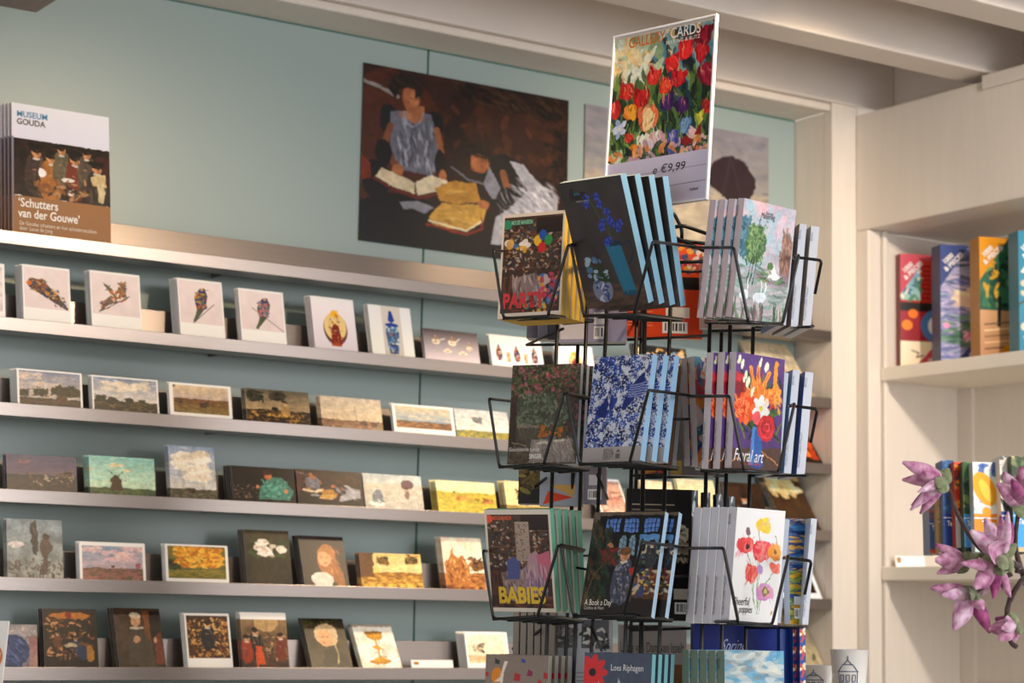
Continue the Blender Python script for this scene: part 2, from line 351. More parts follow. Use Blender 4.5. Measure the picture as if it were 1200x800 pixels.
def vase(kind):
    def f(A):
        if kind == 0:
            A.g('#ece6ea', '#d8d2da'); A.e(.52, .62, .2, .32, '#6f4a4c'); A.e(.52, .57, .185, .28, '#e0c890'); A.p([(.46,.25),(.6,.25),(.63,.38),(.42,.38)], '#e8b840')
            A.p([(.42,.62),(.5,.5),(.6,.55),(.66,.9),(.58,.96),(.4,.95)], '#8c3020'); A.d(60, .38, .42, .68, .9, .012, ['#8c3020', '#c8a878', '#6a5078', '#d8b048', '#a04a30'])
            A.d(10, .5, .3, .6, .42, .01, ['#a04a30']); A.e(.52, .93, .09, .03, '#b0561f')
        elif kind == 1:
            A.g('#f2efe9', '#efe9e0'); A.g('#d8d2ca', '#c9c2ba', 0, 1, .3, .75); A.p([(.42,1),(.36,.55),(.4,.42),(.62,.42),(.68,.55),(.62,1)], '#3c6a94')
            A.p([(.48,.1),(.54,.1),(.6,.3),(.52,.36),(.44,.3)], '#2c4fa0'); A.e(.52, .4, .12, .05, '#2c4fa0'); A.d(100, .4, .42, .64, .9, .016, ['#1e3c8a', '#7fb4cc', '#b07a40', '#dfe8ec', '#2c8ab0'])
            A.p([(.44,.8),(.6,.8),(.6,1),(.42,1)], '#28324c'); A.d(18, .44, .85, .6, 1, .014, ['#4a7ac0', '#b8c8d8'])
        elif kind == 2:
            A.g('#4a3e48', '#d8ccd0'); A.n(.05)
            for x, y, r in ((.22,.36,.1),(.52,.36,.11),(.83,.5,.08)): A.e(x, y+.06, r*1.05, r, '#e6d8c4'); A.e(x, y-.04, r*.6, r*.35, '#b08850'); A.d(8, x-.05, y-.02, x+.05, y+.1, .02, ['#b08850', '#f4ece0', '#7a5a38']); A.e(x, y-.13, .02, .03, '#c8a060')
            for x, y in ((.42,.72),(.7,.76)): A.e(x, y, .12, .045, '#efe4d4'); A.e(x, y, .06, .03, '#c8a060'); A.e(x, y-.05, .06, .05, '#e0d0b8')
            A.l([(.3,.36),(.38,.3)], .03, '#e6d8c4'); A.l([(.6,.36),(.66,.26)], .03, '#e6d8c4')
        else:
            A.g('#e6e0dc', '#f6f0ea')
            for x, h in ((.16,.7),(.5,.7),(.84,.7)): A.e(x, .64, .085, .22, '#2f3a66'); A.d(30, x-.045, .5, x+.045, .86, .02, ['#c87a30', '#26305c', '#e8d8c0', '#b05020']); A.p([(x-.03,.45),(x,.28),(x+.03,.45)], '#26305c'); A.e(x, .44, .06, .03, '#c87a30')
            for x in (.33, .67): A.p([(x-.04,.55),(x+.04,.55),(x+.03,.9),(x-.03,.9)], '#d8b890'); A.d(10, x-.03, .6, x+.03, .86, .015, ['#26305c', '#c87a30'])
    return f
def land(sky, gnd, hz, trees=(), clouds=(), bord=0, n=160, extra=None, cc=('#ddd2c2',)):
    def f(A):
        A.g(sky[0], sky[-1], 0, hz+.02); A.d(70, 0, 0, 1, hz, .05, list(sky), 2.4, 0, .35)
        for x, y, r in clouds: A.d(34, x-r*.8, y-r*.4, x+r*.8, y+r*.4, r*.2, list(cc), 1.5, 0, .7)
        A.g(gnd[0], gnd[-1], hz, 1); A.d(n*2, 0, hz, 1, 1, .022, list(gnd), 2.2, 0, .6)
        for x, y, r, c in trees: A.e(x, y, r, r*.8, c); A.d(60, x-r*.9/A.asp, y-r*.9, x+r*.9/A.asp, y+r*.7, r*.17, [c, c, '#1f2018', '#4d4a30'])
        if extra: extra(A)
        A.warp(.02, 9); A.n(.14, 14, 10); A.n(.14, 40, 30)
        if bord: A.b(*(bord if isinstance(bord, tuple) else (bord, bord*1.4, bord, bord*1.4)))
    return f
def figs(bg, people, scat, cols, n=120, bord=None, extra=None, sz=.025):
    def f(A):
        A.g(bg[0], bg[-1]); A.n(.3, 6, 6)
        if scat: A.d(int(n*1.7), *scat, sz*.72, cols)
        for q in people: A.person(*q)
        if extra: extra(A)
        A.warp(.014, 10); A.n(.15, 18, 18); A.n(.14, 44, 44)
        if bord: A.b(*bord)
    return f
def mill(A):
    A.p([(.3,.95),(.33,.62),(.36,.55),(.44,.55),(.46,.62),(.5,.95)], '#4c3424'); A.e(.4, .56, .07, .05, '#3c2a1c')
    for a in (40, 130, 220, 310): A.l([(.42,.56), (.42+.16*math.cos(math.radians(a)), .56+.2*math.sin(math.radians(a)))], .014, '#5a4634')
def readers(A):   # two seated readers in white aprons, open books
    A.g('#3a2018', '#1e1210'); A.n(.35, 9, 7); A.e(.14, .42, .34, .42, '#5c3018', 0, .7); A.e(.7, .3, .3, .2, '#47261a', 0, .5)
    A.l([(0,.1),(.08,.12),(.16,.16)], .022, '#8c8480')
    A.d(160, .42, .0, 1, .12, .018, ['#2a1c12', '#4a3420', '#120c0a'], 2, 20); A.d(90, .88, .1, 1, .7, .02, ['#2a1610', '#4a2a1a', '#1a0e0a'])
    A.d(60, .3, .15, .9, .5, .03, ['#4e2a18', '#3a1e14', '#5a3320'], 1.5)
    A.e(.2, .9, .34, .2, '#140e0e'); A.e(.07, .64, .09, .11, '#1c1416'); A.p([(0,.52),(.04,.56),(.05,.64),(0,.66)], '#7a3018')
    A.oy = -.045
    A.e(.12, .34, .06, .08, '#1c1a22'); A.e(.335, .33, .055, .075, '#1c1a22')
    A.p([(.13,.3),(.22,.27),(.32,.28),(.34,.4),(.37,.56),(.32,.63),(.18,.62),(.13,.5)], '#6e6e7a')
    A.d(70, .16, .33, .34, .6, .014, ['#9a9aa4', '#54545e', '#484852', '#b4b4bc'], 2.4, 80, .6)
    A.p([(.2,.24),(.29,.24),(.29,.32),(.24,.34),(.2,.31)], '#a06a48'); A.e(.222, .2, .056, .085, '#9c6444'); A.e(.235, .2, .03, .055, '#b57d58', 0, .6)
    A.p([(.11,.16),(.14,.08),(.2,.06),(.25,.09),(.27,.17),(.24,.2),(.235,.14),(.17,.15),(.15,.22)], '#241a16'); A.d(14, .24, .1, .28, .2, .012, ['#2a1e18'])
    A.l([(.13,.38),(.1,.5),(.16,.6)], .042, '#7a4c34'); A.l([(.345,.36),(.37,.48)], .04, '#94603e'); A.e(.1, .53, .05, .075, '#1a1618'); A.e(.365, .54, .035, .07, '#1a1618')
    A.e(.17, .62, .04, .035, '#a87048'); A.e(.38, .62, .025, .04, '#b4764c')
    A.p([(.07,.68),(.09,.62),(.17,.65),(.25,.68),(.25,.74),(.15,.72)], '#cbbca0'); A.p([(.25,.68),(.32,.62),(.4,.64),(.43,.69),(.34,.71),(.26,.745)], '#d6c8ac')
    A.l([(.06,.69),(.15,.73),(.26,.76),(.35,.72),(.44,.7)], .012, '#70281c'); A.l([(.25,.68),(.26,.745)], .006, '#6a543c')
    A.p([(.18,.8),(.26,.78),(.34,.8),(.3,.85),(.24,.83),(.2,.84)], '#8e8c94')
    A.oy = -.06
    A.p([(.34,.7),(.44,.65),(.54,.64),(.57,.74),(.46,.78),(.37,.77)], '#b88a3c'); A.p([(.32,.88),(.38,.78),(.47,.78),(.6,.75),(.58,.86),(.5,.93),(.34,.93)], '#c29a4c')
    A.d(30, .38, .68, .54, .9, .012, ['#8c6a30', '#d4b468', '#a07c3a'], 2.5, -8, .5); A.l([(.31,.92),(.5,.95),(.58,.9),(.57,.84)], .014, '#8a3222'); A.l([(.32,.9),(.5,.93),(.57,.86)], .01, '#e0d2b0')
    A.oy = -.075
    A.p([(.56,.52),(.6,.48),(.68,.46),(.77,.5),(.84,.6),(.8,.68),(.62,.72),(.56,.62)], '#1a181e'); A.p([(.7,.5),(.76,.5),(.86,.62),(.95,.7),(.95,.84),(.8,.92),(.66,1),(.62,1),(.64,.84),(.72,.76),(.8,.66)], '#a8a6ac')
    A.d(110, .7, .6, .94, .9, .016, ['#c6c4ca', '#85838c', '#d8d6da', '#9a989e'], 2.2, 30, .6); A.p([(.6,.55),(.66,.66),(.64,.76),(.58,.66)], '#8c8a94')
    A.e(.555, .53, .06, .07, '#a26642', -20); A.e(.535, .555, .035, .04, '#b97a50', 0, .7); A.p([(.48,.5),(.5,.43),(.56,.41),(.61,.46),(.62,.54),(.58,.52),(.55,.47),(.5,.51)], '#241812')
    A.l([(.67,.58),(.7,.68)], .045, '#94603e'); A.e(.7, .7, .06, .05, '#17151a', 20); A.l([(.7,.74),(.6,.76)], .035, '#1a181c'); A.e(.58, .77, .04, .025, '#a87048'); A.l([(.42,.59),(.5,.64),(.58,.66)], .01, '#77747a')
    A.d(26, .56, .5, .6, .56, .008, ['#8c5638', '#b87c54'], 1.6, None, .5)
    A.oy = -.045; A.l([(.215,.2),(.228,.203)], .005, '#3a2018'); A.l([(.243,.2),(.255,.198)], .005, '#3a2018'); A.l([(.236,.2),(.238,.222)], .004, '#7c4c34')
    A.d(60, .12, .06, .27, .14, .01, ['#2c2018', '#1a120e', '#3c2a20'], 3, 30)
    A.e(.2, .3, .05, .02, '#b08060', 0, .5); A.l([(.19,.28),(.2,.34),(.235,.36),(.27,.33),(.285,.28)], .008, '#8c8c96')
    A.oy = -.075; A.l([(.51,.545),(.522,.548)], .005, '#3a2018'); A.e(.52, .585, .012, .006, '#8c4434'); A.e(.575, .54, .012, .018, '#a86848'); A.d(50, .48, .42, .6, .5, .01, ['#2c2018', '#1a120e', '#38261c'], 3, 10)
    A.d(90, .66, .62, .94, .92, .01, ['#d8d6d8', '#77757e', '#b8b6ba', '#5c5a62'], 3.4, 50, .5); A.l([(.77,.51),(.84,.6),(.86,.64)], .014, '#b4b2b8')
    A.oy = 0; A.warp(.006, 14); A.n(.16, 60, 50); A.n(.12, 25, 20)
def parasol(A):
    A.g('#8f8b92', '#9a9690', 0, .38); A.g('#a89d90', '#b0a490', .38, 1); A.d(160, 0, 0, 1, .4, .03, ['#86858e', '#9c989c', '#7c7f88'], 2, 0, .4)
    A.d(50, .1, .33, 1, .42, .016, ['#6a7480', '#b0aca8', '#5c6470'], 2, 0, .5); A.d(250, 0, .42, 1, 1, .03, ['#b8ac98', '#9c9284', '#a8a090', '#c4b8a0'], 2, 0, .4)
    A.p([(.69,0.683),(.72,0.49),(.86,0.49),(.9,0.683)], '#7c6a5c'); A.e(.71, .74, .03, .05, '#d0b08c')
    A.p([(.645,0.328),(.68,0.224),(.75,0.165),(.79,0.15),(.85,0.18),(.92,0.268),(.93,0.328),(.91,0.387),(.87,0.446),(.83,0.439),(.77,0.446),(.73,0.402),(.68,0.372)], '#3f3036')
    A.l([(.78,0.157),(.74,0.416)], .006, '#54424a'); A.l([(.78,0.157),(.84,0.431)], .006, '#54424a'); A.p([(.1,0.661),(.14,0.402),(.2,0.328),(.26,0.402),(.3,0.661)], '#6a6a70')
    A.warp(.008, 14); A.n(.1, 30, 20)

O = 2.6
CARDS = [  # row, x bottom-left, x bottom-right, y top-left, lean, copies, title, category, seed, paint
 (1, -50, 7.5, 303, 12, 1, 'white bordered postcard cut off by the left picture edge on the bird ledge', land(['#ddd2d4'], ['#d8ccce'], .6, bord=.05, n=20)),
 (1, 29, 85, 309, 13, 4, 'lilac postcard of a long-tailed jewelled parrot brooch leaning diagonally', brooch(0)),
 (1, 109, 168, 316, 13, 3, 'pale postcard of a jewelled hummingbird brooch with spread wings', brooch(1)),
 (1, 213, 266, 325, 14, 4, 'postcard of a green and red bird brooch looking right', brooch(2)),
 (1, 285, 338, 337, 14, 2, 'postcard of a pink and blue parakeet brooch on a thin rod', brooch(3)),
 (1, 371, 421.5, 346, 15, 3, 'postcard of a yellow vase with a red-brown figure', vase(0)),
 (1, 438.6, 488.5, 356, 15, 2, 'cream postcard of a tall blue lidded vase', vase(1)),
 (1, 500.5, 564.6, 384, 14, 1, 'dark-to-white postcard of a porcelain tea set', vase(2)),
 (1, 579, 640, 391, 15, 1, 'white landscape postcard of three blue and orange lidded jars', vase(3)),
 (1, 655, 700, 402, 15, 1, 'white postcard with a small red vase seen through the rack', vase(0)),
 (1, 748, 812, 402, 15, 1, 'postcard of pale arched church windows seen behind the rack', figs(['#2c2a30', '#1c1a1e'], [], (.05, .1, .95, .95), ['#e8d8b0', '#d0a860', '#8c9cb0', '#f0e8d0'], 90, None, None, .05)),
 (1, 905, 962, 368, 38, 1, 'cream postcard leaning at the far right end of the bird ledge', land(['#d8c8b0', '#c8b898'], ['#b8a488'], .7)),
 (2, 22, 98.5, 431, 13, 4, 'landscape postcard of dark trees under a blue cloudy sky', land(['#7c88a4', '#a8a8b4', '#c8b8a8'], ['#4c3a30', '#6a5040', '#37302a'], .84, [(.1,.72,.12,'#3c3a34'),(.36,.68,.15,'#35342e'),(.62,.6,.16,'#33322c'),(.84,.62,.2,'#3a352c'),(.68,.84,.12,'#6a4030')], [(.2,.2,.2),(.5,.5,.25)], (.03,.05,.03,0), cc=['#d8c4b0','#c4b8b4'])),
 (2, 110, 188, 439, 13, 2, 'landscape postcard of a low wooded hill under a blue-grey sky', land(['#7c8ca8', '#b8bcc4', '#d8d0c8'], ['#3c3c2c', '#8a7250', '#2c2c20'], .75, [(.12,.7,.12,'#33382c'),(.3,.76,.12,'#2c3026'),(.55,.74,.1,'#343a2a'),(.75,.72,.07,'#3c4030')], [(.5,.3,.4)], (.02,.04,.02,0))),
 (2, 201, 274, 447, 13, 1, 'white bordered postcard of a warm sandy hillside view', land(['#d8c4a0', '#c8b4a0', '#b8a8a4'], ['#7a5030', '#a07040', '#5c3c28', '#8a8050'], .5, [(.05,.1,.08,'#6a5a38'),(.15,.6,.1,'#6a4a30'),(.55,.68,.1,'#5c4028')], bord=(.06,.08,.05,.04))),
 (2, 291, 366, 454, 14, 2, 'dark landscape postcard of a farmer and cart at dusk', land(['#6a6458', '#8c8470', '#b09a78'], ['#2a2218', '#b08848', '#3c2c1c'], .66, [(.15,.25,.2,'#3c3a30'),(.5,.2,.2,'#4c463a')], extra=lambda A: (A.person(.62,.35,.5,'#b09060'), A.e(.45,.62,.08,.07,'#1e1812'), A.d(20,.1,.75,.95,.85,.03,['#d0a458'])))),
 (2, 379.5, 451, 463, 15, 2, 'beige postcard of a single sail on a flat brown river', land(['#c8bcac', '#d0c0a8', '#d8c4a4'], ['#7a5c44', '#8c4a34', '#a88c6c'], .78, [(.68,.86,.09,'#6c4438'),(.85,.88,.09,'#74483a'),(.12,.84,.06,'#8a6c50')], extra=lambda A: A.l([(.55,.3),(.57,.8)], .01, '#5c4a3a'))),
 (2, 464, 536, 472, 15, 1, 'white bordered postcard of an orange field under bright clouds', land(['#d8c49c', '#e8d8b4', '#88a0b4'], ['#5c4020', '#c88830', '#8c5a20'], .62, bord=(.05,.08,.05,.12))),
 (2, 537.5, 600, 478, 15, 1, 'grey-sky postcard with one dark cloud over a yellow field', land(['#b8bcc0', '#c8ccc8', '#d8d8d0'], ['#5c7048', '#c8a840', '#8c8c48'], .8, [(.42,.4,.14,'#7c8488')])),
 (2, 640, 700, 485, 15, 1, 'landscape postcard half hidden behind the rack on the second card ledge', land(SKY, GRN, .6)),
 (2, 915, 971, 419, 38, 2, 'dark postcard of orange blossoms at the right end of a ledge', figs(['#2a1c14', '#3a2418'], [], (.08, .08, .92, .92), ['#d8662a', '#e88a3c', '#b8481c', '#c85a28'], 80, (.03, .03, .03, .03, '#1c1612'), None, .055)),
 (3, 9.6, 92, 531, 13, 2, 'dusky purple postcard of a wooden footbridge over water', land(['#4c4a6c', '#5c5470', '#6c5c70'], ['#2e3040', '#3c3434', '#4c4038'], .6, [(.85,.6,.14,'#3a2c30')], [(.25,.22,.1)], cc=['#8c6470'], extra=lambda A: (A.l([(.25,.6),(.55,.52),(.95,.44)],.02,'#7c6a60'), A.d(60,.3,.55,.95,.9,.03,['#5c4438','#3a2c2c','#a89888','#6c5850'])))),
 (3, 107, 184, 533, 13, 3, 'turquoise postcard of a windmill beside a small cloud', land(['#86bcb8', '#a8d0c4', '#c4d8c0'], ['#48603c', '#6c7c48', '#384c34'], .88, [], [(.42,.24,.1),(.58,.38,.08),(.04,.38,.04)], cc=['#e0d0a8','#d8c49c'], extra=mill)),
 (3, 202, 256, 521, 14, 2, 'upright postcard of a huge white cloud over a town', land(['#8ca0bc', '#b8bcc4', '#d0ccc4'], ['#5c6044', '#76705a', '#4c4438'], .86, [(.45,.9,.05,'#5a3a34')], [(.5,.3,.38),(.6,.55,.3)], cc=['#e4dcd0','#d8ccbc','#efe8dc'])),
 (3, 275, 349, 545, 14, 4, 'dark postcard of a seated girl in a green dress', figs(['#2a201c', '#1c1814'], [], (0, .55, .5, .95), ['#4c3c34', '#8c7460', '#2c2420'], 50, None, lambda A: (A.p([(.4,.98),(.44,.6),(.62,.3),(.8,.3),(.98,.7),(.9,.98)],'#4c8478'), A.d(80,.48,.4,.92,.92,.03,['#5c9a8c','#3a6c60','#78b0a0']), A.e(.58,.26,.09,.12,'#b87850'), A.e(.56,.16,.1,.08,'#4c2c1c'), A.e(.85,.7,.05,.07,'#c89068'), A.e(.4,.6,.04,.05,'#c08860')))),
 (3, 352, 429, 549, 15, 2, 'small brown postcard of two readers, same scene as the big wall picture', readers),
 (3, 430.6, 499, 554, 15, 1, 'pale beach postcard of two women, one under a brown parasol', land(['#b4bcc0', '#c8ccc4'], ['#c8c0b0', '#d8d0c0', '#bcb8b0'], .3, extra=lambda A: (A.p([(.1,.96),(.14,.6),(.2,.45),(.28,.5),(.34,.96)],'#7c8088'), A.e(.2,.4,.05,.07,'#d0c8b8'), A.e(.74,.3,.16,.14,'#6c4c54'), A.person(.73,.4,.34,'#8c6c68'), A.e(.2,.92,.2,.08,'#e8e4dc'), A.d(12,.1,.5,.3,.9,.03,['#5c8078','#a8b0b4'])))),
 (3, 516, 585, 562, 15, 3, 'yellow-green postcard of cows lying in a meadow', land(['#f0e4b8', '#e8dca8'], ['#b8a840', '#8c9038', '#d0bc50'], .38, [(.3,.38,.04,'#6c7034')], extra=lambda A: (A.d(12,.35,.52,.6,.62,.05,['#b87838','#d0a050']), A.d(12,.65,.6,.95,.7,.05,['#c08848','#8c5828'])))),
 (3, 597, 650, 563, 15, 3, 'cream postcard of a thin tree, half behind the rack', land(['#e8d8ac', '#e0cc98'], ['#a89058', '#8c7840'], .75, [(.4,.4,.2,'#b09c60')])),
 (3, 712, 745, 560, 30, 2, 'rosy postcard seen between rack wires beside the black pack', land(['#b89484', '#c8a494'], ['#8c5c50', '#b88878', '#d8c0b0'], .3, bord=.04)),
 (3, 762, 800, 562, 20, 1, 'light postcard behind the rack above the black pack', land(['#d8ccb0', '#c8b898'], ['#8c7c58'], .6)),
 (3, 806, 850, 560, 20, 1, 'pale yellow postcard behind the rack rods', land(['#e8dcb8', '#d8c8a0'], ['#b89c68'], .6)),
 (3, 857, 903, 564, 16, 1, 'brown upright portrait postcard right of the rack rods', figs(['#4c3424', '#2c1c14'], [(.5, .3, .75, '#3a2820', '#c8966c')], None, [], 0)),
 (3, 925, 968, 508, 34, 2, 'cream blossom postcard on the ledge end beside the post', figs(['#7c5c3c', '#4c3828'], [], (.1, .05, .95, .6), ['#f0dca8', '#e8cc90', '#f8ecc8'], 60, None, None, .07)),
 (4, 10, 75.6, 607, 12, 2, 'grey upright postcard of a dark winged figure', figs(['#8c98a0', '#9c9c94'], [], (0, .72, 1, 1), ['#6c6058', '#7c7064'], 60, None, lambda A: (A.p([(.42,.1),(.5,.02),(.56,.3),(.54,.66),(.46,.6)],'#54504e'), A.d(30,.44,.06,.55,.6,.02,['#44403e','#6a6460'],2.5,80), A.p([(.62,.36),(.74,.34),(.84,.5),(.74,.64),(.7,.98),(.56,.98),(.66,.7),(.58,.5)],'#6c5c54'), A.e(.7,.3,.05,.06,'#5a4a44'), A.e(.16,.46,.12,.06,'#d4ccc8')))),
 (4, 95, 172.5, 634, 12, 2, 'white bordered postcard of a pink meadow under a blue sky', land(['#7ca0b8', '#b8a8b8', '#c8b0b4'], ['#7c5c58', '#5c6c48', '#a87870'], .74, [(.5,.7,.03,'#7c4c44')], [(.2,.2,.2),(.6,.4,.3),(.8,.15,.2)], (.04,.1,.04,0), cc=['#e0c4c0','#d0b4bc'], extra=lambda A: A.p([(.84,.74),(.84,.6),(.88,.56),(.92,.6),(.92,.74)],'#a86c78'))),
 (4, 196, 270, 637, 12, 2, 'white bordered postcard of a golden autumn tree', land(['#8c7c38', '#6c7040'], ['#8c8438', '#a89040', '#6c6830'], .72, [(.15,.6,.15,'#4c5834')], bord=(.04,.05,.04,.03), extra=lambda A: A.d(240,.18,.08,.9,.62,.045,['#d89828','#e8b040','#c07c20','#f0c050']))),
 (4, 291.5, 345, 620, 15, 3, 'upright olive postcard of white roses', figs(['#4c4430', '#3c3624'], [], None, [], 0, None, lambda A: (A.p([(.2,.5),(.7,.5),(.68,1),(.2,1)],'#4a422c',.6), A.d(30,.1,.2,.9,.55,.04,['#3c5030','#4c6038'],2), *[A.e(x,y,r,r*.85,c) for x,y,r,c in ((.42,.24,.09,'#e8dcd0'),(.3,.34,.08,'#d8c8bc'),(.45,.42,.12,'#ece4dc'),(.8,.36,.09,'#e4dcd0'),(.62,.3,.05,'#d8d4c0'))], A.d(40,.25,.2,.6,.5,.025,['#f4ece4','#cbb8a8','#e0d0c4'])))),
 (4, 359, 412, 627, 20, 3, 'upright postcard of a long-haired blond girl', figs(['#3a3030', '#2c2422'], [], None, [], 0, None, lambda A: (A.e(.58,.5,.17,.34,'#a8703c'), A.e(.75,.75,.1,.3,'#a06830',-15), A.d(60,.45,.25,.85,.95,.018,['#c88c48','#8c5828','#e0b070'],3,75), A.e(.52,.46,.12,.17,'#e0a880'), A.e(.42,.9,.2,.14,'#e4d4cc'), A.e(.48,.44,.018,.012,'#4a2c20'), A.e(.6,.44,.018,.012,'#4a2c20'), A.e(.54,.56,.03,.012,'#b05040'), A.p([(.36,.36),(.45,.24),(.62,.24),(.68,.4),(.55,.32)],'#b07c40')))),
 (4, 426, 498.5, 647, 15, 2, 'golden postcard of a crowded village street', land(['#e0c080', '#f0d8a0'], ['#8c6020', '#c89038', '#6c4818', '#e8c060'], .6, [(.38,.25,.14,'#8c6c28'),(.85,.2,.17,'#a07c30')], n=260, extra=lambda A: (A.g('#6c4c30','#7c5834',0,.75,0,.22), A.g('#e8d090','#d8b868',.42,.62,.2,.3)))),
 (4, 525, 572, 629, 15, 3, 'glowing postcard of a gothic church, half behind the mouse-free pink pack', land(['#e8d8c4', '#f0e0c8'], ['#a86c34', '#e0a860', '#7c4820'], .72, [(.85,.55,.16,'#9c6c34')], extra=lambda A: (A.p([(.02,.95),(.04,.5),(.2,.34),(.24,.1),(.28,.34),(.4,.42),(.5,.36),(.62,.6),(.66,.95)],'#b87c40'), A.d(60,.06,.45,.6,.9,.02,['#6c4020','#e8b878','#8c5828'],2,85)))),
 (4, 912, 968, 588, 30, 2, 'white framed portrait postcard on a ledge right of the poppies pack', figs(['#6c4430', '#2c1c18'], [(.45, .12, .85, '#3a2820', '#d8a484', '#1c120e')], None, [], 0, (.07, .08, .07, .05))),
 (5, -6, 45, 731, 10, 1, 'postcard of a blue-purple veiled head at the lower left corner', figs(['#a8a0a0', '#7c7478'], [], (.4, .05, 1, .5), ['#b8a8a4', '#988c8c', '#c8b8b0'], 60, None, lambda A: (A.e(.45,.65,.3,.4,'#4c5474'), A.d(40,.2,.4,.7,.95,.04,['#5c6488','#3a4060','#7078a0'],2,60), A.g('#9c7470','#b08c84',.3,1,.82,1)))),
 (5, 54, 117.5, 713, 15, 2, 'dark upright postcard of a crowd of kneeling saints', figs(['#1e1510', '#2a1c14'], [(.25,.4,.3,'#6c4424','#b8885c'),(.6,.5,.3,'#2c3a54','#b8885c')], (.05, .1, .95, .9), ['#6c4424', '#8c5c34', '#2c1c14', '#c8986c', '#3c2c28', '#1c1410'], 190, None, lambda A: (A.e(.5,.12,.3,.06,'#b8782c'), A.e(.48,.12,.05,.07,'#8c2c20'), A.e(.85,.8,.07,.16,'#a87c38'), A.e(.7,.78,.08,.14,'#2c3c5c'), A.e(.5,.65,.09,.04,'#b8a890')), .03)),
 (5, 142, 197, 712, 22, 3, 'muted upright portrait postcard of a praying woman in grey', figs(['#5c4a3c', '#4c3e34'], [], None, [], 0, None, lambda A: (A.g('#8c5c3c','#6c4a34',.05,1,.62,.76), A.g('#3a302c','#2c2422',.05,.5,.76,1), A.p([(.2,1),(.26,.6),(.36,.38),(.5,.34),(.62,.42),(.74,.62),(.8,1)],'#565048'), A.e(.46,.22,.07,.09,'#c8a080'), A.e(.46,.13,.08,.05,'#d0c4b0'), A.e(.46,.35,.1,.03,'#c8bcac'), A.e(.44,.55,.04,.06,'#c09878'), A.p([(.82,.98),(.84,.5),(.96,.42),(1,.98)],'#7c4438'), A.e(.84,.55,.03,.05,'#c8a080')))),
 (5, 222, 275, 718, 16, 2, 'white bordered postcard of a madonna among angels', figs(['#4c3420', '#5c3c24'], [(.5,.15,.55,'#22252c','#e0b888')], (.05, .1, .95, .95), ['#c89858', '#e0b878', '#6c4424', '#4c3420', '#a8743c', '#2c2420'], 170, (.04, .05, .04, .13), None, .03)),
 (5, 287, 341, 717, 14, 2, 'upright postcard of red-robed figures below an arch, white top strip', figs(['#8c7454', '#5c4430'], [(.3,.3,.6,'#3a2c28'),(.1,.45,.5,'#a8482c'),(.85,.4,.5,'#7c3c28')], (.1, .4, .95, .9), ['#6c4c34', '#a8845c', '#3c2c24', '#c8a47c'], 110, (0, .13, 0, 0, '#e8e8ea'), lambda A: (A.e(.55,.2,.2,.16,'#b89c70'), A.p([(.28,1),(.3,.62),(.42,.62),(.5,1)],'#d0602c')), .022)),
 (5, 369, 417, 724, 28, 2, 'tilted dark postcard of a woman in a white headscarf', figs(['#3a3424', '#4a4434'], [], (0, 0, .8, .2), ['#4c4c30', '#2c2c1c', '#6c6440'], 50, None, lambda A: (A.e(.52,.35,.2,.24,'#c8b494'), A.e(.48,.42,.13,.18,'#d8a880'), A.p([(.3,.95),(.4,.68),(.62,.62),(.9,.75),(1,1),(.3,1)],'#2c2824'), A.l([(.66,.5),(.72,.75),(.66,.95)],.012,'#c8b88c'), A.e(.42,.4,.012,.01,'#3a2418'), A.e(.52,.4,.012,.01,'#3a2418'), A.e(.44,.52,.02,.008,'#a85040')))),
 (5, 429, 475.5, 731, 32, 2, 'cream postcard of a golden chalice leaning far back', figs(['#f0e8dc', '#f4ecdc'], [], None, [], 0, None, lambda A: (A.g('#b0a496','#a89c90',0,.06), A.e(.5,.27,.16,.1,'#d0a040'), A.e(.5,.2,.17,.04,'#8c6420'), A.l([(.5,.35),(.5,.8)],.035,'#c89838'), A.e(.5,.55,.07,.05,'#d8a840'), A.e(.5,.88,.2,.06,'#c08c30'), A.e(.5,.82,.12,.04,'#e0b858'), A.d(40,.36,.22,.64,.95,.012,['#8c6420','#f0d080','#b07c28'])))),
 (5, 484, 533, 773, 14, 0, 'small white price card with a gold square on the chalice ledge', lambda A: (A.g('#f4f2ee', '#f6f4f0'), A.g('#b8862c', '#a87824', .2, .55, .06, .18), A.l([(.3,.4),(.8,.4)], .02, '#d0ccc8'), A.l([(.3,.6),(.65,.6)], .02, '#d8d4d0'))),
 (5, 550, 600, 740, 14, 4, 'washed-out cream postcard at the rack side of the chalice ledge', land(['#f4e8d4', '#f0dcc0'], ['#e0c098', '#c89468', '#f0d8b4'], .7, [(.3,.5,.15,'#ecd8bc')], bord=.05)),
 (5, 915, 972, 678, 34, 2, 'greenish postcard leaning at the post end of a lower ledge', figs(['#8c8468', '#a89c80'], [], (.1, .1, .9, .9), ['#7c7450', '#b8a880', '#c8a090', '#5c5c40'], 50)),
 (6, 905, 968, 775, 34, 1, 'beige postcard at the right end of the lowest ledge', land(['#c8b8a0', '#b8a890'], ['#8c7c64'], .6)),
]
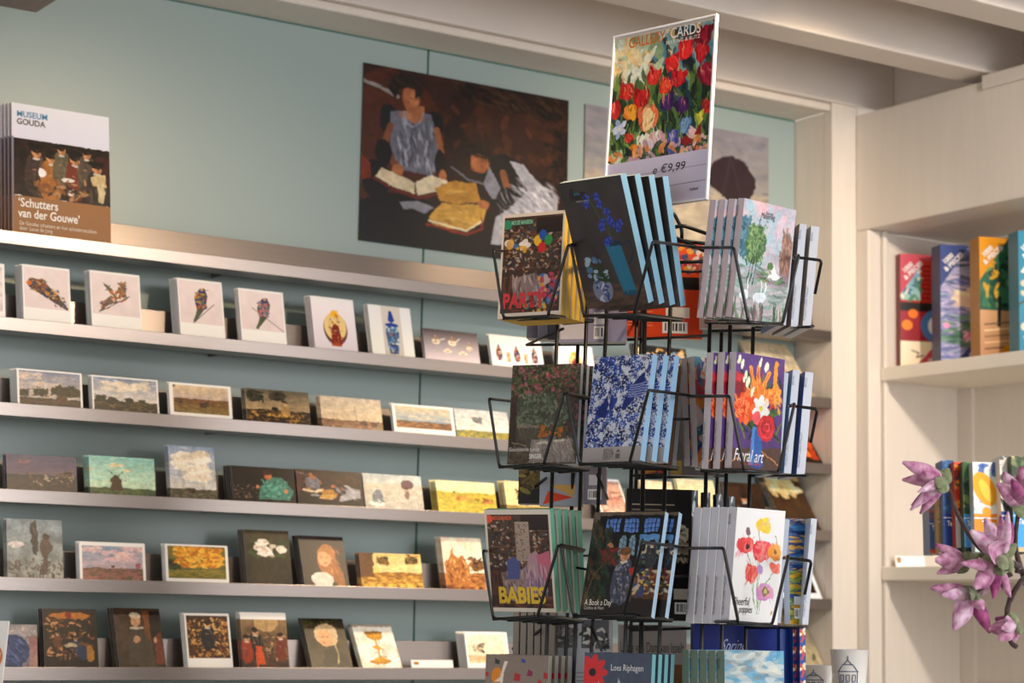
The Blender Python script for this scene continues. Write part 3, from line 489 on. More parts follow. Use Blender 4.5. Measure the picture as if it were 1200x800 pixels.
# labels above describe each front card; copies behind share one
CARDS = [list(c) for c in CARDS]
for c in CARDS:
    c[6] = c[6].replace('mouse-free pink pack', 'rack')
def rest_lean(B, lean, h): return np.array([0, math.sin(lean), math.cos(lean)])*h
for ci, (row, xl, xr, yt, lean, nc, label, paint) in enumerate(CARDS):
    z = ZR[row]; le = math.radians(lean); yb0 = D+.008; zb = z+.0022+.0018*math.sin(le)
    def Xat(px):
        X = on('Y', yb0, px, 400)[0]
        for _ in range(4): X = on('Y', yb0, px, pr((X, D, z+.026))[1])[0]
        return X
    XL, XR = Xat(xl), Xat(xr); lo, hi = .02, .4
    for _ in range(30):
        m_ = (lo+hi)/2
        if pr(np.array([XL, yb0, zb])+rest_lean(0, le, m_))[1] > yt: lo = m_
        else: hi = m_
    h = lo; w_ = XR-XL; T = .0013
    if nc == 0: T = .0008
    R = Matrix.Rotation(-le, 4, 'X'); mw = Matrix.Translation((XL, yb0, zb)) @ R
    name = 'price_card' if 'price card' in label else 'postcard'
    fr_ = 1-.029/h if nc else 1-.022/h
    o = panel(name, w_, h, T, lambda A, p_=paint, f_=fr_: (p_(A), A.squash(f_)), MEDGE, None, mw, ppm=1100, seed=ci+3)
    tag(o, label, 'card' if name == 'price_card' else 'postcard')
    rg = random.Random(ci)
    step = min(.0062, (.045/max(nc, 1)))
    for k in range(1, nc+1):
        c = o.copy(); COL.objects.link(c); s = step*k
        le2 = le+math.radians(.25*k)
        c.matrix_world = Matrix.Translation((XL-.0012*k+rg.uniform(-.0006, .0006), yb0+s, zb+rg.uniform(0, .0008))) @ Matrix.Rotation(-le2, 4, 'X')
        c['label'] = ('spare postcard stacked directly behind the '+label.split(' postcard ')[-1] if ' postcard ' in label else 'spare card behind '+label)[:110]
        c['label'] = 'spare copy behind the '+' '.join(label.split()[:11]).rstrip(',')
        c['group'] = 'spare copies behind postcard %s' % (' '.join(label.split()[:6]))
        o_g = None

# museum book stack on top ledge
BROWN = mat('brown_book_spine', '#8c6a4c', .5)
def gouda(A):
    A.g('#e2e2ec', '#dadae6'); A.g('#2a211f', '#241a18', .25, .66); A.d(120, 0, .25, 1, .66, .03, ['#2c201e', '#3a2622', '#1c1616'], 1.6)
    A.g('#4a2422', '#3a1c1a', .3, .6, .86, 1)
    for x, y, s_, c in ((.24,.3,.34,'#4c3a38'),(.4,.32,.36,'#a8743c'),(.5,.26,.3,'#6c6450'),(.64,.32,.32,'#7c3a28'),(.76,.27,.3,'#5c5048'),(.86,.36,.34,'#3a302c')): A.person(x, y, s_, c, '#c8966c', '#1c1614', .55)
    for x, y in ((.24,.27),(.64,.29),(.86,.34)): A.e(x, y+.02, .06, .018, '#141012')
    A.p([(.8,.46),(.95,.43),(.97,.52),(.82,.52)], '#c8b48c'); A.p([(.86,.5),(.94,.5),(.93,.65),(.87,.64)], '#c8b898'); A.e(.3, .48, .025, .03, '#e8e4e0'); A.e(.6, .59, .03, .025, '#d8d0cc'); A.e(.56,.5,.05,.015,'#e0d8d0')
    A.d(40, .2, .5, .8, .64, .02, ['#4c3a30', '#8c5c38', '#2c2220', '#b08c64']); A.warp(.008, 14); A.n(.2, 40, 50); A.g('#e2e2ec', '#dadae6', 0, .25); A.g('#9c7450', '#946c48', .66, 1); A.g('#8c8ca0', '#8c7060', .24, 1, 0, .02)
z = ZR[0]; le = math.radians(9)
P0 = on('Y', D+.01, 15, 272); P1 = on('Y', D+.01, 131, 286); X0, X1 = P0[0], P1[0]
lo, hi = .1, .5
for _ in range(30):
    m_ = (lo+hi)/2
    if pr(np.array([X0, D+.01, z+.004])+rest_lean(0, le, m_))[1] > 119.5: lo = m_
    else: hi = m_
H = lo; W = X1-X0; T = .006
mw = Matrix.Translation((X0, D+.01, z+.004)) @ Matrix.Rotation(-le, 4, 'X')
bk = panel('museum_book', W, H, T, gouda, [INK, BROWN, PAPER, BROWN, PAPER], None, mw, ppm=1100, seed=77)
tag(bk, 'white and brown museum book with a group portrait, frontmost on the top ledge', 'book')
text(bk, 'MUSEUM', .05*W, H*.905, .018, '#4a8cb4', width=W*.31, bold=.0002); text(bk, 'GOUDA', .05*W, H*.85, .018, '#5c463c', width=W*.29, bold=.0003)
text(bk, '\u2018Schutters', .06*W, H*.265, .026, '#f4f0ec', width=W*.4, bold=.0004); text(bk, 'van der Gouwe\u2019', .06*W, H*.19, .026, '#f4f0ec', width=W*.62, bold=.0004)
text(bk, 'De Goudse schutters en hun schuttersstukken', .07*W, H*.135, .012, '#e8dccc', 'subtitle_lettering', width=W*.78); text(bk, 'door Lucas de Jong', .07*W, H*.1, .012, '#e8dccc', 'subtitle_lettering', width=W*.33)
for k in range(1, 6):
    c = dup(bk, Matrix.Translation((X0-.0045*k, D+.01+.0085*k, z+.004-.001*(k > 2))) @ Matrix.Rotation(-le-.002*k, 4, 'X'))
    c['label'] = 'spare museum book standing behind the front museum book, only its left edge showing'; c['group'] = 'spare museum books on the top ledge'; c['category'] = 'book'

# pictures mounted on the glass
def wallpic(x0, x1, zt, zb_, paint, label, seed):
    T = .003; o = panel('wall_picture', x1-x0, zt-zb_, T, paint, [INK]+[mat('dark_print_edge', '#4a4038', .5)]*4, None, Matrix.Translation((x0, YG-.0015-T, zb_)), ppm=560, seed=seed)
    tag(o, label, 'picture')
wallpic(2.262, 2.839, 2.452, 2.037, readers, 'large brown painting print of two readers with open books, mounted on the glass', 5)
wallpic(2.889, 3.482, 2.452, 2.037, parasol, 'grey beach painting print with a dark parasol, partly behind the tall sign', 6)

# ------------------------------------------------------------------ spinner rack
RV = np.array([np.sin(AZ), -np.cos(AZ), 0]); TV = -np.array([np.cos(AZ), np.sin(AZ), 0])
def frame(P, yaw, lean, roll=0):
    """yaw>0 faces right of the camera. x = width, y = back, z = up"""
    a = math.radians(yaw); n = np.cos(a)*TV+np.sin(a)*RV; wd = np.cos(a)*RV-np.sin(a)*TV
    l = math.radians(lean); up = np.array([0, 0, 1])*np.cos(l)-n*np.sin(l); bk_ = np.cross(up, wd)
    ro = math.radians(roll); w2 = wd*math.cos(ro)+up*math.sin(ro); u2 = -wd*math.sin(ro)+up*math.cos(ro)
    return w2, bk_, u2
def mwof(P, fr):
    w_, b_, u_ = fr; return Matrix(((w_[0], b_[0], u_[0], P[0]), (w_[1], b_[1], u_[1], P[1]), (w_[2], b_[2], u_[2], P[2]), (0, 0, 0, 1)))
def solve(P, d, px=None, py=None):
    lo, hi = .01, .6
    for _ in range(40):
        m_ = (lo+hi)/2; x, y = pr(P+d*m_)
        if (x < px if px is not None else y > py): lo = m_
        else: hi = m_
    return lo
def pack(name, xl, yb_, xr, yt, Z, yaw, lean, T, paint, mats, label, n=0, pitch=.02, slide=0., roll=0, seed=1, w_=None, h=None, group=None, texts=None, cat='card pack', dyaw=0, ppm=1150, dl=0):
    P = dep(xl, yb_, Z); fr = frame(P, yaw, lean, roll)
    if w_ is None: w_ = solve(P, fr[0], px=xr)
    if h is None: h = solve(P, fr[2], py=yt)
    o = panel(name, w_, h, T, paint, mats, None, mwof(P, fr), ppm=ppm, seed=seed)
    tag(o, label, cat)
    if texts: texts(o, w_, h)
    base = frame(P, yaw, 0)
    for k in range(1, n+1):
        P2 = P+base[1]*pitch*k+base[0]*slide*k; f2 = frame(P2, yaw+dyaw*k, lean+dl*k, roll)
        c = dup(o, mwof(P2, f2)); c['label'] = 'spare pack behind the '+' '.join(label.split()[:11]).rstrip(','); c['group'] = group or 'spare packs behind '+' '.join(label.split()[:5])
    return o, w_, h
def edge(c, rough=.45): return mat('pack_edge_'+c.strip('#'), c, rough, var=.03)
def mats(spine, fore=None, back=None, top=None): return [INK, edge(spine), edge(fore or spine), edge(back or spine), edge(top or '#e8e6e2')]
def barcode(A, x0, y0, x1, y1):
    A.g('#f0eef0', '#ecebee', y0, y1, x0, x1); x = x0+(x1-x0)*.1
    while x < x1-(x1-x0)*.12:
        q = (x1-x0)*(.02+A.rng.rand()*.045); A.g('#15151a', '#15151a', y0+(y1-y0)*.12, y0+(y1-y0)*.8, x, x+q); x += q+(x1-x0)*(.03+A.rng.rand()*.04)
def spinetxt(T, s, col='#55504e'):
    def f(o, w_, h): text(o, s, T*.7, h*.07, .0065, col, 'spine_lettering', side='spine', rotz=math.pi/2, width=h*.34); text(o, 'BEKKING', T*.7, h*.85, .006, col, 'spine_lettering', side='spine', rotz=math.pi/2, width=h*.09)
    return f

def toyroom(A, warm=True):   # little shop interior, the toy characters left out
    A.g('#5c4638', '#3c2c26'); A.n(.3, 8, 8)
    for y in (.2, .36, .52): A.g('#7a5a42', '#5a4030', y, y+.015, .02, .98)
    A.d(420, .04, .1, .96, .56, .011, ['#6c3a34', '#a88468', '#3c4458', '#8c6c54', '#b8aca0', '#4c5448', '#2c2220', '#3a2c28'], 1.4)
    A.g('#3a2a26', '#2c201e', .05, .2, .55, .98); A.p([(.2,.62),(.55,.58),(.75,.68),(.7,.9),(.25,.9)], '#8c7a78')
    A.d(60, .2, .6, .7, .88, .02, ['#b0a4a0', '#6c5a5c', '#9c8480'], 2, 85); A.g('#6a4a38', '#5a3c30', .6, .84, .04, .2); A.d(20, .04, .6, .2, .84, .012, ['#3a2820'], 3, 90)
    A.d(60, .1, .84, .95, .97, .02, ['#5c3c30', '#7a5040', '#4c3028'], 2, 0)
def party(A):
    toyroom(A); A.d(12, .12, .28, .5, .36, .03, ['#c84840', '#d8a840', '#4c7cb0', '#e8e0d8'], 1.2)
    for x, y, c in ((.58,.27,'#d8b030'),(.66,.22,'#2c5ca8'),(.75,.27,'#3a9050'),(.65,.34,'#c03030')): A.e(x, y, .04, .05, c)
    A.e(.08, .1, .05, .045, '#3c9070'); A.d(60, .65, .6, .95, .85, .02, ['#c84c6c', '#d8a840', '#4c7cb0', '#c8b4b0', '#b04050'], 1.2); A.d(14, .4, .88, .75, .95, .018, ['#c84840', '#d8a840', '#4c9c8c'], 1)
    A.b(.035, .03, .035, .05, '#d8ccc0')
def babies(A):
    toyroom(A); A.g('#a8988c', '#9c8c80', .12, .5, .45, .66); A.d(60, .46, .14, .65, .48, .006, ['#5c4c44'], 1); A.e(.06, .09, .045, .04, '#d8603c')
    A.p([(.3,.5),(.42,.46),(.5,.52),(.48,.68),(.3,.68)], '#545c8c'); A.p([(.58,.7),(.62,.45),(.75,.4),(.84,.5),(.9,.8),(.58,.82)], '#a88c94'); A.p([(.75,.45),(.95,.4),(1,.66),(.82,.7)], '#b86c80')
    A.d(60, .56, .58, .9, .82, .02, ['#8c7490', '#c0a4a0', '#6c5c80'], 3, 85); A.b(.035, .05, .035, .04, '#cfc8be')
def pflow(A):
    A.g('#443f3e', '#48403e'); A.n(.12, 8, 8); A.g('#5c4a42', '#54443c', .84, 1); A.d(80, 0, .83, 1, 1, .03, ['#66544a', '#4c3c36'], 2, 0, .5)
    A.p([(.52,.52),(.76,.5),(.86,.9),(.66,.92)], '#2c7490'); A.e(.64, .51, .085, .022, '#1c3c4c'); A.e(.76, .905, .075, .02, '#235468'); A.l([(.76,.53),(.92,.5),(.94,.6),(.84,.68)], .014, '#1c3848'); A.l([(.62,.53),(.72,.9)], .01, '#3a7890')
    A.l([(.66,.5),(.56,.35),(.46,.2),(.4,.12)], .008, '#4c5c38'); A.l([(.64,.5),(.62,.3),(.58,.14)], .008, '#4c5c38')
    for x, y in ((.38,.14),(.36,.19),(.55,.14),(.57,.2),(.66,.26),(.52,.38),(.56,.34),(.7,.36),(.78,.4),(.82,.36),(.6,.48),(.56,.5),(.68,.32)): A.flower(x, y, .034, '#2c3f94', '#4058b0', 5, x*900, '#1c2860')
    A.e(.33, .86, .09, .1, '#7c8498'); A.d(26, .24, .78, .42, .94, .014, ['#2c3c84', '#b8bcc8']); A.d(22, .16, .6, .46, .76, .018, ['#7c98b8', '#5c7ca0', '#3a5c3c', '#a8b8c8'], 1.2); A.d(12, .3, .7, .42, .8, .02, ['#2c4828'], 2)
def garden(A):
    A.g('#4c4c3c', '#5c564a'); A.n(.3, 10, 10); A.d(800, 0, 0, 1, .34, .014, ['#3a4430', '#55603c', '#2c3424', '#8c4c54', '#a86870', '#4c5438', '#6c7450'], 1.3)
    A.d(300, .12, .3, .85, .62, .016, ['#5c6858', '#6c7868', '#4c5444', '#7c8470'], 1.3); A.g('#4c3c34', '#3c3028', .3, .95, .02, .1); A.g('#4c3c34', '#3c3028', .3, .7, .86, .96); A.d(150, .85, .25, 1, .75, .016, ['#3c4030', '#7c4c50', '#2c2c22'])
    A.g('#8c8478', '#7c7468', .61, .64, .12, .6); [A.g('#6c6458', '#5c5448', .64, .74, x, x+.02) for x in (.14, .2, .26, .32, .38)]
    A.p([(.34,.76),(.9,.75),(.98,.98),(.3,.98)], '#8c8480'); A.d(120, .34, .77, .94, .97, .018, ['#a09890', '#78706c', '#b0a8a0'], 2.5, 80, .5); A.e(.5, .79, .07, .014, '#c8c0b0'); A.e(.74, .77, .06, .012, '#c8c0b0')
    A.d(60, .46, .62, .78, .72, .018, ['#b8742c', '#a0601c', '#4c5430'], 1.2); A.e(.6, .74, .03, .03, '#5c6068'); [A.l([(.05,.78),(.2,.8),(.26,.82)], .012, '#8c8070'), A.l([(.08,.78),(.1,.96)], .01, '#8c8070'), A.l([(.24,.82),(.22,.96)], .01, '#8c8070'), A.l([(.06,.86),(.24,.88)], .012, '#8c8070')]
    A.d(160, 0, .84, .3, 1, .014, ['#5c5444', '#4c4438', '#6c6454']); A.warp(.008, 20); A.n(.25, 60, 80)
def delft(A):
    A.g('#c6cbd8', '#bcc4d2'); R = A.rng
    for _ in range(260):
        x, y, r = R.rand(), R.rand()*.87, .014+R.rand()*.016; c = ['#22387c', '#2c4c9c', '#18285c', '#3c64b0'][R.randint(4)]; A.flower(x, y, r*1.5, c, c, 5, R.rand()*90, '#c6cbd8')
    for _ in range(420):
        x, y, t, c = R.rand(), R.rand()*.87, R.rand()*6.3, R.randint(4); A.l([(x+math.cos(t+k*.8)*.006*k, y+math.sin(t+k*.8)*.005*k) for k in range(6)], .004, ['#22387c', '#18285c', '#d8dce6', '#c6cbd8'][c])
    for _ in range(380): A.e(R.rand(), R.rand()*.87, .009, .0035, ['#d8dce6', '#22387c'][R.randint(2)], R.rand()*180)
    A.e(.3, .5, .14, .05, '#2c4c9c', -40); A.e(.75, .35, .2, .05, '#22387c', -60); A.p([(.62,.3),(.98,.26),(.9,.4),(.68,.42)], '#2c4c9c')
    for k in range(6): A.l([(.66,.3+.02*k),(.96,.27+.025*k)], .005, '#c6cbd8')
    A.p([(.1,.55),(.28,.4),(.34,.28),(.4,.46),(.3,.6)], '#22387c'); [A.l([(.3+.02*k,.36),(.36-.01*k,.52)], .004, '#c6cbd8') for k in range(4)]
    A.warp(.006, 30); A.g('#a8a4a4', '#9c9898', .87, 1)
def bookday(A):
    A.g('#1c1e22', '#2c2420'); A.p([(0,0),(1,0),(1,.035),(.1,.035),(.12,.3),(0,.4)], '#6c6258'); A.g('#16181c', '#1c1e20', .05, .6, .12, 1)
    for gx in (.2, .46, .74):
        for i in range(4):
            for j in range(3): A.g('#5478b8', '#6c90c8', .07+j*.045, .105+j*.045, gx+i*.052, gx+.042+i*.052)
    for x in (.42, .55): A.p([(x,.42),(x,.27),(x+.03,.23),(x+.07,.23),(x+.1,.27),(x+.1,.42)], '#7c98a8'); [A.l([(x,.24+k*.05),(x+.1,.28+k*.05)], .005, '#22242a') for k in range(4)]; A.l([(x+.05,.22),(x+.05,.42)], .005, '#22242a')
    A.g('#5c8cb8', '#8ca8bc', .22, .44, .7, .96); A.d(60, .7, .3, 1, .5, .02, ['#3a4a58', '#2c3038', '#c8bca0', '#5c6c50']); A.e(.76, .34, .03, .05, '#1c1c20'); A.person(.88, .28, .26, '#3c4048')
    A.d(160, 0, .1, .3, .9, .03, ['#22382e', '#2c4438', '#1c2420', '#4c4030', '#5c4c34'], 1.8, 70); A.l([(.02,.9),(.12,.6),(.3,.45)], .012, '#6c5438')
    A.p([(.5,.72),(.7,.6),(1,.64),(1,.84),(.66,.82)], '#5c4028'); A.d(90, .6, .55, 1, .78, .022, ['#3a4c80', '#b8ac98', '#7c3c34', '#3c5c58', '#c8a868', '#22242c'], 1.6)
    A.person(.52, .36, .52, '#4c5264', '#c89878', '#7c5c40', .5); A.d(60, .42, .5, .62, .86, .012, ['#6c7084', '#3c4050', '#8c8c9c']); A.e(.46,.9,.04,.03,'#2c2c34'); A.p([(.6,.56),(.68,.53),(.7,.57),(.63,.61)], '#a83c30'); A.e(.3, .34, .035, .045, '#a87c58'); A.d(70, .22, .36, .4, .5, .02, ['#7c3430', '#3c4434', '#4c3828'])
    A.warp(.007, 16); A.n(.2, 40, 50)
def meijer(A):
    A.g('#d4b8c4', '#c8ccd0', 0, .6); A.g('#a0b8b4', '#c0b8b8', .55, 1); A.n(.1, 5, 5); A.d(120, 0, 0, 1, .6, .06, ['#a8ccd4', '#e0b8bc', '#c8c4d0', '#ecc8c8', '#98c4cc'], 1.4, None, .35)
    A.d(150, 0, .55, 1, .98, .03, ['#8cb0a8', '#b8a8b4', '#6c8c80', '#d0c0c4', '#5c7c6c'], 2.6, 0, .5)
    for x, y in ((.06,.28),(.12,.34)): A.d(90, x-.1, y-.12, x+.1, y+.14, .02, ['#4c7c8c', '#6c98a4', '#3c6070'])
    A.e(.3, .36, .13, .16, '#5c7c58'); A.d(220, .14, .2, .46, .52, .013, ['#6c8c5c', '#84a46c', '#4c6c4c', '#9cb480']); [A.l([(.26+.05*k,.48),(.2+.06*k,.7)], .01, '#3c3834') for k in range(3)]
    for x, h in ((.86,.2),(.94,.26)): A.d(90, x-.06, h, x+.06, .6, .02, ['#a07c70', '#7c6458', '#c09888', '#8c7060'], 2, 85)
    A.e(.62, .52, .05, .03, '#6c8c58'); A.d(40, .4, .58, 1, .66, .025, ['#4c7050', '#7c9c70', '#a08c98'], 2.5, 0)
    A.p([(.58,.62),(.66,.58),(.7,.48),(.74,.56),(.84,.6),(.72,.64)], '#eef0f4'); A.l([(.54,.65),(.64,.62)], .006, '#b07c70')
    for x in (.16, .42, .5): A.e(x+.02, .8, .06, .045, '#dce4f0', -20); A.l([(x+.07,.77),(x+.09,.7),(x+.07,.66)], .014, '#e8ecf4'); A.l([(x+.02,.84),(x+.02,.93)], .006, '#5c5c60')
    A.d(30, 0, .9, 1, 1, .03, ['#3c5c44', '#6c8c64', '#8c6c78'], 3, 80); A.warp(.01, 16); A.n(.1, 40, 50); A.d(26, .3, .13, .5, .22, .005, ['#2c2c30'], 1)
def floral(A):
    A.g('#6c4c8c', '#5c3c78'); A.n(.12, 5, 6); A.p([(0,.82),(1,.78),(1,1),(0,1)], '#5c4438'); A.l([(0,.94),(.3,.86)], .01, '#c88848'); A.l([(.55,.8),(1,.95)], .01, '#c8884c'); A.l([(.2,1),(.34,.84)], .012, '#8c8850')
    A.d(70, .1, .2, .95, .68, .04, ['#2c4434', '#4c6c3c', '#1c2c24', '#6c8444'], 2.6); A.p([(.4,.62),(.56,.62),(.64,.96),(.34,.96)], '#3868a8'); A.p([(.4,.62),(.46,.62),(.42,.96),(.34,.96)], '#5c8cc8'); A.e(.49,.96,.09,.02,'#30589a')
    for x0, y0, x1, y1, wd in ((.42,.36,.32,.12,.05),(.48,.36,.46,.1,.05),(.5,.38,.68,.14,.055),(.6,.36,.84,.26,.05),(.42,.38,.26,.3,.04),(.62,.4,.9,.34,.035)): A.l([(x0,y0),((x0+x1)/2,(y0+y1)/2)], wd*1.5, '#e88428'); A.l([((x0+x1)/2,(y0+y1)/2),(x1,y1)], wd, '#f0a048'); A.l([(x0,y0),(x1,y1)], .008, '#c85c1c')
    A.l([(.84,.06),(.8,.26)], .05, '#e0a030'); A.flower(.2, .46, .15, '#e05828', '#f07840', 10, 0, '#8c3020'); A.flower(.2, .46, .09, '#f08850', '#e05020', 8, 20, '#c83c1c')
    A.e(.1, .26, .08, .08, '#a82c38'); A.d(16, .04, .2, .16, .34, .03, ['#c83c48', '#8c1c2c']); A.flower(.55, .46, .12, '#f4f0ea', '#e8e4e0', 7, 10, '#e0c848'); A.e(.46, .54, .06, .06, '#e86870')
    A.e(.68, .62, .12, .115, '#c82c34'); [A.l([(.68+math.cos(t)*r/A.asp, .62+math.sin(t)*r) for t in np.linspace(a, a+4, 9)], .01, c) for r, a, c in ((.09,0,'#e05058'),(.06,2,'#8c1c24'),(.035,4,'#e8646c'),(.015,1,'#8c1c24'))]
    for x, y in ((.12,.08),(.5,.04),(.62,.07),(.26,.22),(.2,.18),(.36,.3),(.06,.04)): A.e(x, y+.02, .02, .05, '#e4e4c8', 15)
    A.e(.88, .3, .05, .03, '#f0a048'); A.d(16, .72, .28, .95, .46, .02, ['#e87c30', '#e8503c', '#f0b058']); A.d(40, .3, .15, .7, .4, .008, ['#f8c078', '#c85c1c'], 3, 80); A.d(50, .02, .4, .3, .55, .008, ['#f8a070', '#a83418'], 2.5); A.warp(.012, 12); A.n(.12, 30, 40)
def poppies(A):
    A.g('#eef0f6', '#e6eaf2')
    for pts in ([(.24,.36),(.44,.62),(.5,.86)], [(.56,.4),(.54,.86)], [(.5,.2),(.5,.5),(.56,.84)], [(.84,.48),(.62,.72),(.52,.9)], [(.36,.55),(.5,.8)], [(.7,.65),(.56,.9)], [(.27,.2),(.3,.28)], [(.8,.23),(.86,.28),(.8,.4)]): A.l(pts, .008, '#7c9c60')
    def pop(x, y, r, c, c2, rot=0):
        A.e(x-r*.35/A.asp, y, r*.7, r*.6, c, rot); A.e(x+r*.35/A.asp, y, r*.7, r*.62, c2, rot+30); A.e(x, y+r*.2, r*.6, r*.5, c, rot); A.d(22, x-r*.75/A.asp, y-r*.5, x+r*.75/A.asp, y+r*.55, r*.2, [c, c2, '#f0b0a8'], 2.2, None, .45)
    pop(.22, .32, .12, '#d8484c', '#e46460', -20); pop(.58, .36, .13, '#d83c48', '#e8606c', 10); pop(.84, .36, .1, '#f0a040', '#f4b860', 0); pop(.57, .14, .1, '#f0c838', '#f4d860', 30); pop(.38, .56, .1, '#d85048', '#e87868', 80); pop(.86, .5, .07, '#e07060', '#e89080', 60)
    pop(.7, .72, .11, '#c890c0', '#d8a8cc', 0); A.e(.7, .72, .04, .04, '#8c7c4c'); A.e(.7, .72, .02, .02, '#c8c088'); A.e(.84, .36, .02, .02, '#8c7030'); A.e(.26,.34,.03,.025,'#5c1c24'); A.e(.56, .52, .04, .05, '#b898c8'); A.e(.27, .19, .025, .035, '#8c6c70'); A.e(.84, .9, .008, .014, '#b89c50'); A.warp(.02, 9)
def linen(A):
    A.g('#8c8078', '#847870'); A.d(900, 0, 0, 1, 1, .005, ['#968a82', '#7c7068', '#a09488'], 5, 0, .4); A.d(900, 0, 0, 1, 1, .005, ['#968a82', '#7c7068'], 5, 90, .4)
    R = A.rng
    for x, y, s_, c in ((.18,.06,.05,'#3c4844'),(.6,.05,.04,'#3058a0'),(.5,.2,.07,'#a83038'),(.7,.16,.06,'#8c2c5c'),(.86,.24,.05,'#b03038'),(.97,.18,.06,'#a83038'),(.02,.18,.04,'#a84038'),(.3,.4,.08,'#3058a0'),(.55,.45,.08,'#302824'),(.8,.42,.07,'#d89828'),(.85,.65,.07,'#a83038'),(.2,.7,.07,'#c87c28'),(.5,.75,.08,'#3c5c4c')):
        A.p([(x-s_*R.rand(), y-s_*.5), (x+s_, y-s_*.3*R.rand()), (x+s_*.8, y+s_*.6), (x-s_*.6, y+s_*.5)], c)
    A.e(.19, .2, .06, .08, '#d08c28'); A.p([(.15,.25),(.24,.21),(.3,.06),(.36,.06),(.3,.16),(.28,.3),(.24,.25)], '#d8d0c8')
def riphagen(A):
    A.g('#4c586c', '#465266'); A.n(.1, 20, 20)
    for t in range(9): a = t*2*math.pi/9; A.e(.13+math.cos(a)*.08/A.asp, .17+math.sin(a)*.09, .07, .035, '#c83038', math.degrees(a))
    A.e(.13, .17, .035, .035, '#1c1416'); A.d(24, .5, .28, .7, .5, .02, ['#d8dce0'], 3); A.flower(.8, .6, .1, '#d8a030', '#e0b050', 8); A.flower(.4, .7, .1, '#c83038', '#d84850', 8); A.d(10, .2, .25, .3, .5, .02, ['#d8dce0'], 3)
def skyc(A):
    A.g('#7cb0c8', '#9cc4d0'); A.d(180, 0, 0, 1, 1, .05, ['#c8ccc8', '#a8b0b0', '#5ca0c4', '#dcdcd4', '#8c9498', '#b8bcb8'], 2, 0, .6); A.d(60, 0, .5, 1, 1, .06, ['#8c9c88', '#b8c0a8'], 2.5, 0, .6)
def plain(c, c2=None, f=None):
    def g_(A):
        A.g(c, c2 or c); A.n(.05, 6, 6)
        if f: f(A)
    return g_

SP = 'MUSEUM CARD WALLET'
# tier 1 -------------------------------------------------
pack('notecard_pack', 583, 374, 657, 252, 3.42, -28, 4, .012, party, mats('#d8a018', '#e8b820', '#d8a018', '#e0b030'), 'yellow-edged card pack of a toy party room in the top left pocket', 4, .017, .001, seed=21,
     texts=lambda o, w_, h: (text(o, 'PARTY', w_*.07, h*.1, .03, '#cc2f34', width=w_*.68, bold=.0012, tall=1.15), text(o, 'MOUSE MANSION', w_*.15, h*.895, .01, '#7cc0a0', 'brand_lettering', width=w_*.34, bold=.0004)), dl=.6)
pack('notecard_pack', 688, 362, 760, 215, 3.33, -38, -23, .016, pflow, mats('#6fa4c4', '#7ba8c2', '#4c4a4a', '#c8d8e0'), 'tall dark card pack with blue flowers in a blue jug, leaning forward', 3, .0185, .008, seed=22,
     texts=lambda o, w_, h: (text(o, 'Flowers', w_*.1, h*.85, .022, '#14161a', width=w_*.26, shear=.25, tall=1.3), text(o, 'little', w_*.2, h*.89, .008, '#4c98c0', width=w_*.1), text(o, 'PAPER CARDS', w_*.22, h*.835, .004, '#a8a8a8', 'subtitle_lettering')), dl=2.6)
pack('notecard_pack', 857, 371, 918, 232, 3.25, 44, -8, .013, meijer, mats('#ccb8be', '#d8ccd0', '#b8a0a8', '#e0d8dc'), 'pastel card pack of white herons and birch trees in the top right pocket', 3, .0145, -.006, seed=23,
     texts=lambda o, w_, h: (text(o, 'Meijering', w_*.34, h*.87, .013, '#2c2a30', width=w_*.26), text(o, 'Desiree', w_*.42, h*.905, .008, '#2c2a30', width=w_*.14), spinetxt(.014, SP)(o, w_, h)))
WH = mats('#dfe2ea', '#e8ecf2', '#d8dce4')
pack('notecard_pack', 950, 385, 960, 262, 3.40, 97, -5, .014, plain('#8c7468'), WH, 'white-spined card pack, outermost in the top right side pocket', w_=.125, h=.172, seed=24, texts=spinetxt(.014, SP, '#8c90a0'))
pack('notecard_pack', 935, 383, 945, 262, 3.38, 97, -5, .012, plain('#7c6a5c'), mats('#d8dce6', '#e8ecf2', '#8c7468'), 'white-spined card pack behind the herons pack in the top side pocket', w_=.125, h=.172, seed=25, texts=spinetxt(.012, SP, '#8c90a0'))
pack('notecard_pack', 921, 381, 930, 262, 3.36, 97, -5, .011, plain('#a8b0c0'), mats('#d4dae6', '#e8ecf2', '#7c98b8'), 'narrow white-spined pack half hidden behind the herons cover', w_=.125, h=.165, seed=26, texts=spinetxt(.011, SP, '#8c90a0'))
def orange(A):
    A.g('#e0602c', '#d8542a'); A.d(160, .02, .03, .98, .3, .03, ['#c83038', '#e8d8c8', '#e8a838', '#a82430', '#3c5c84'], 1.2); A.g('#e0602c', '#dc5c2c', 0, .05); A.g('#22201e', '#2c2826', .37, .5, .75, .97)
    A.g('#ece8e4', '#e4e0dc', .68, .79, .6, .86); barcode(A, .56, .83, .84, .95); [A.l([(.05,.7+.035*k),(.45,.7+.035*k)], .006, '#f0c8a8', .7) for k in range(6)]; [A.l([(.6,.56+.03*k),(.8,.56+.03*k)], .006, '#f0c8a8', .7) for k in range(3)]
pack('notecard_pack', 716, 394, 823, 279, 3.62, 6, 2, .02, orange, mats('#c84c20', '#d85c28'), 'orange card pack with a barcode seen from behind, inside the top tier', seed=27)
def lilac(A):
    A.g('#8c88a0', '#9894ac'); A.g('#c0bcc4', '#c8c4cc', .8, .97, .02, .4); barcode(A, .52, .84, .68, .97); A.g('#e0dee4', '#dcdae0', .7, .82, .52, .68)
pack('notecard_pack', 655, 401, 733, 285, 3.60, -10, 2, .02, lilac, mats('#6c6878', '#8c88a0'), 'lilac-grey card pack seen from behind below the flower pack', seed=28)
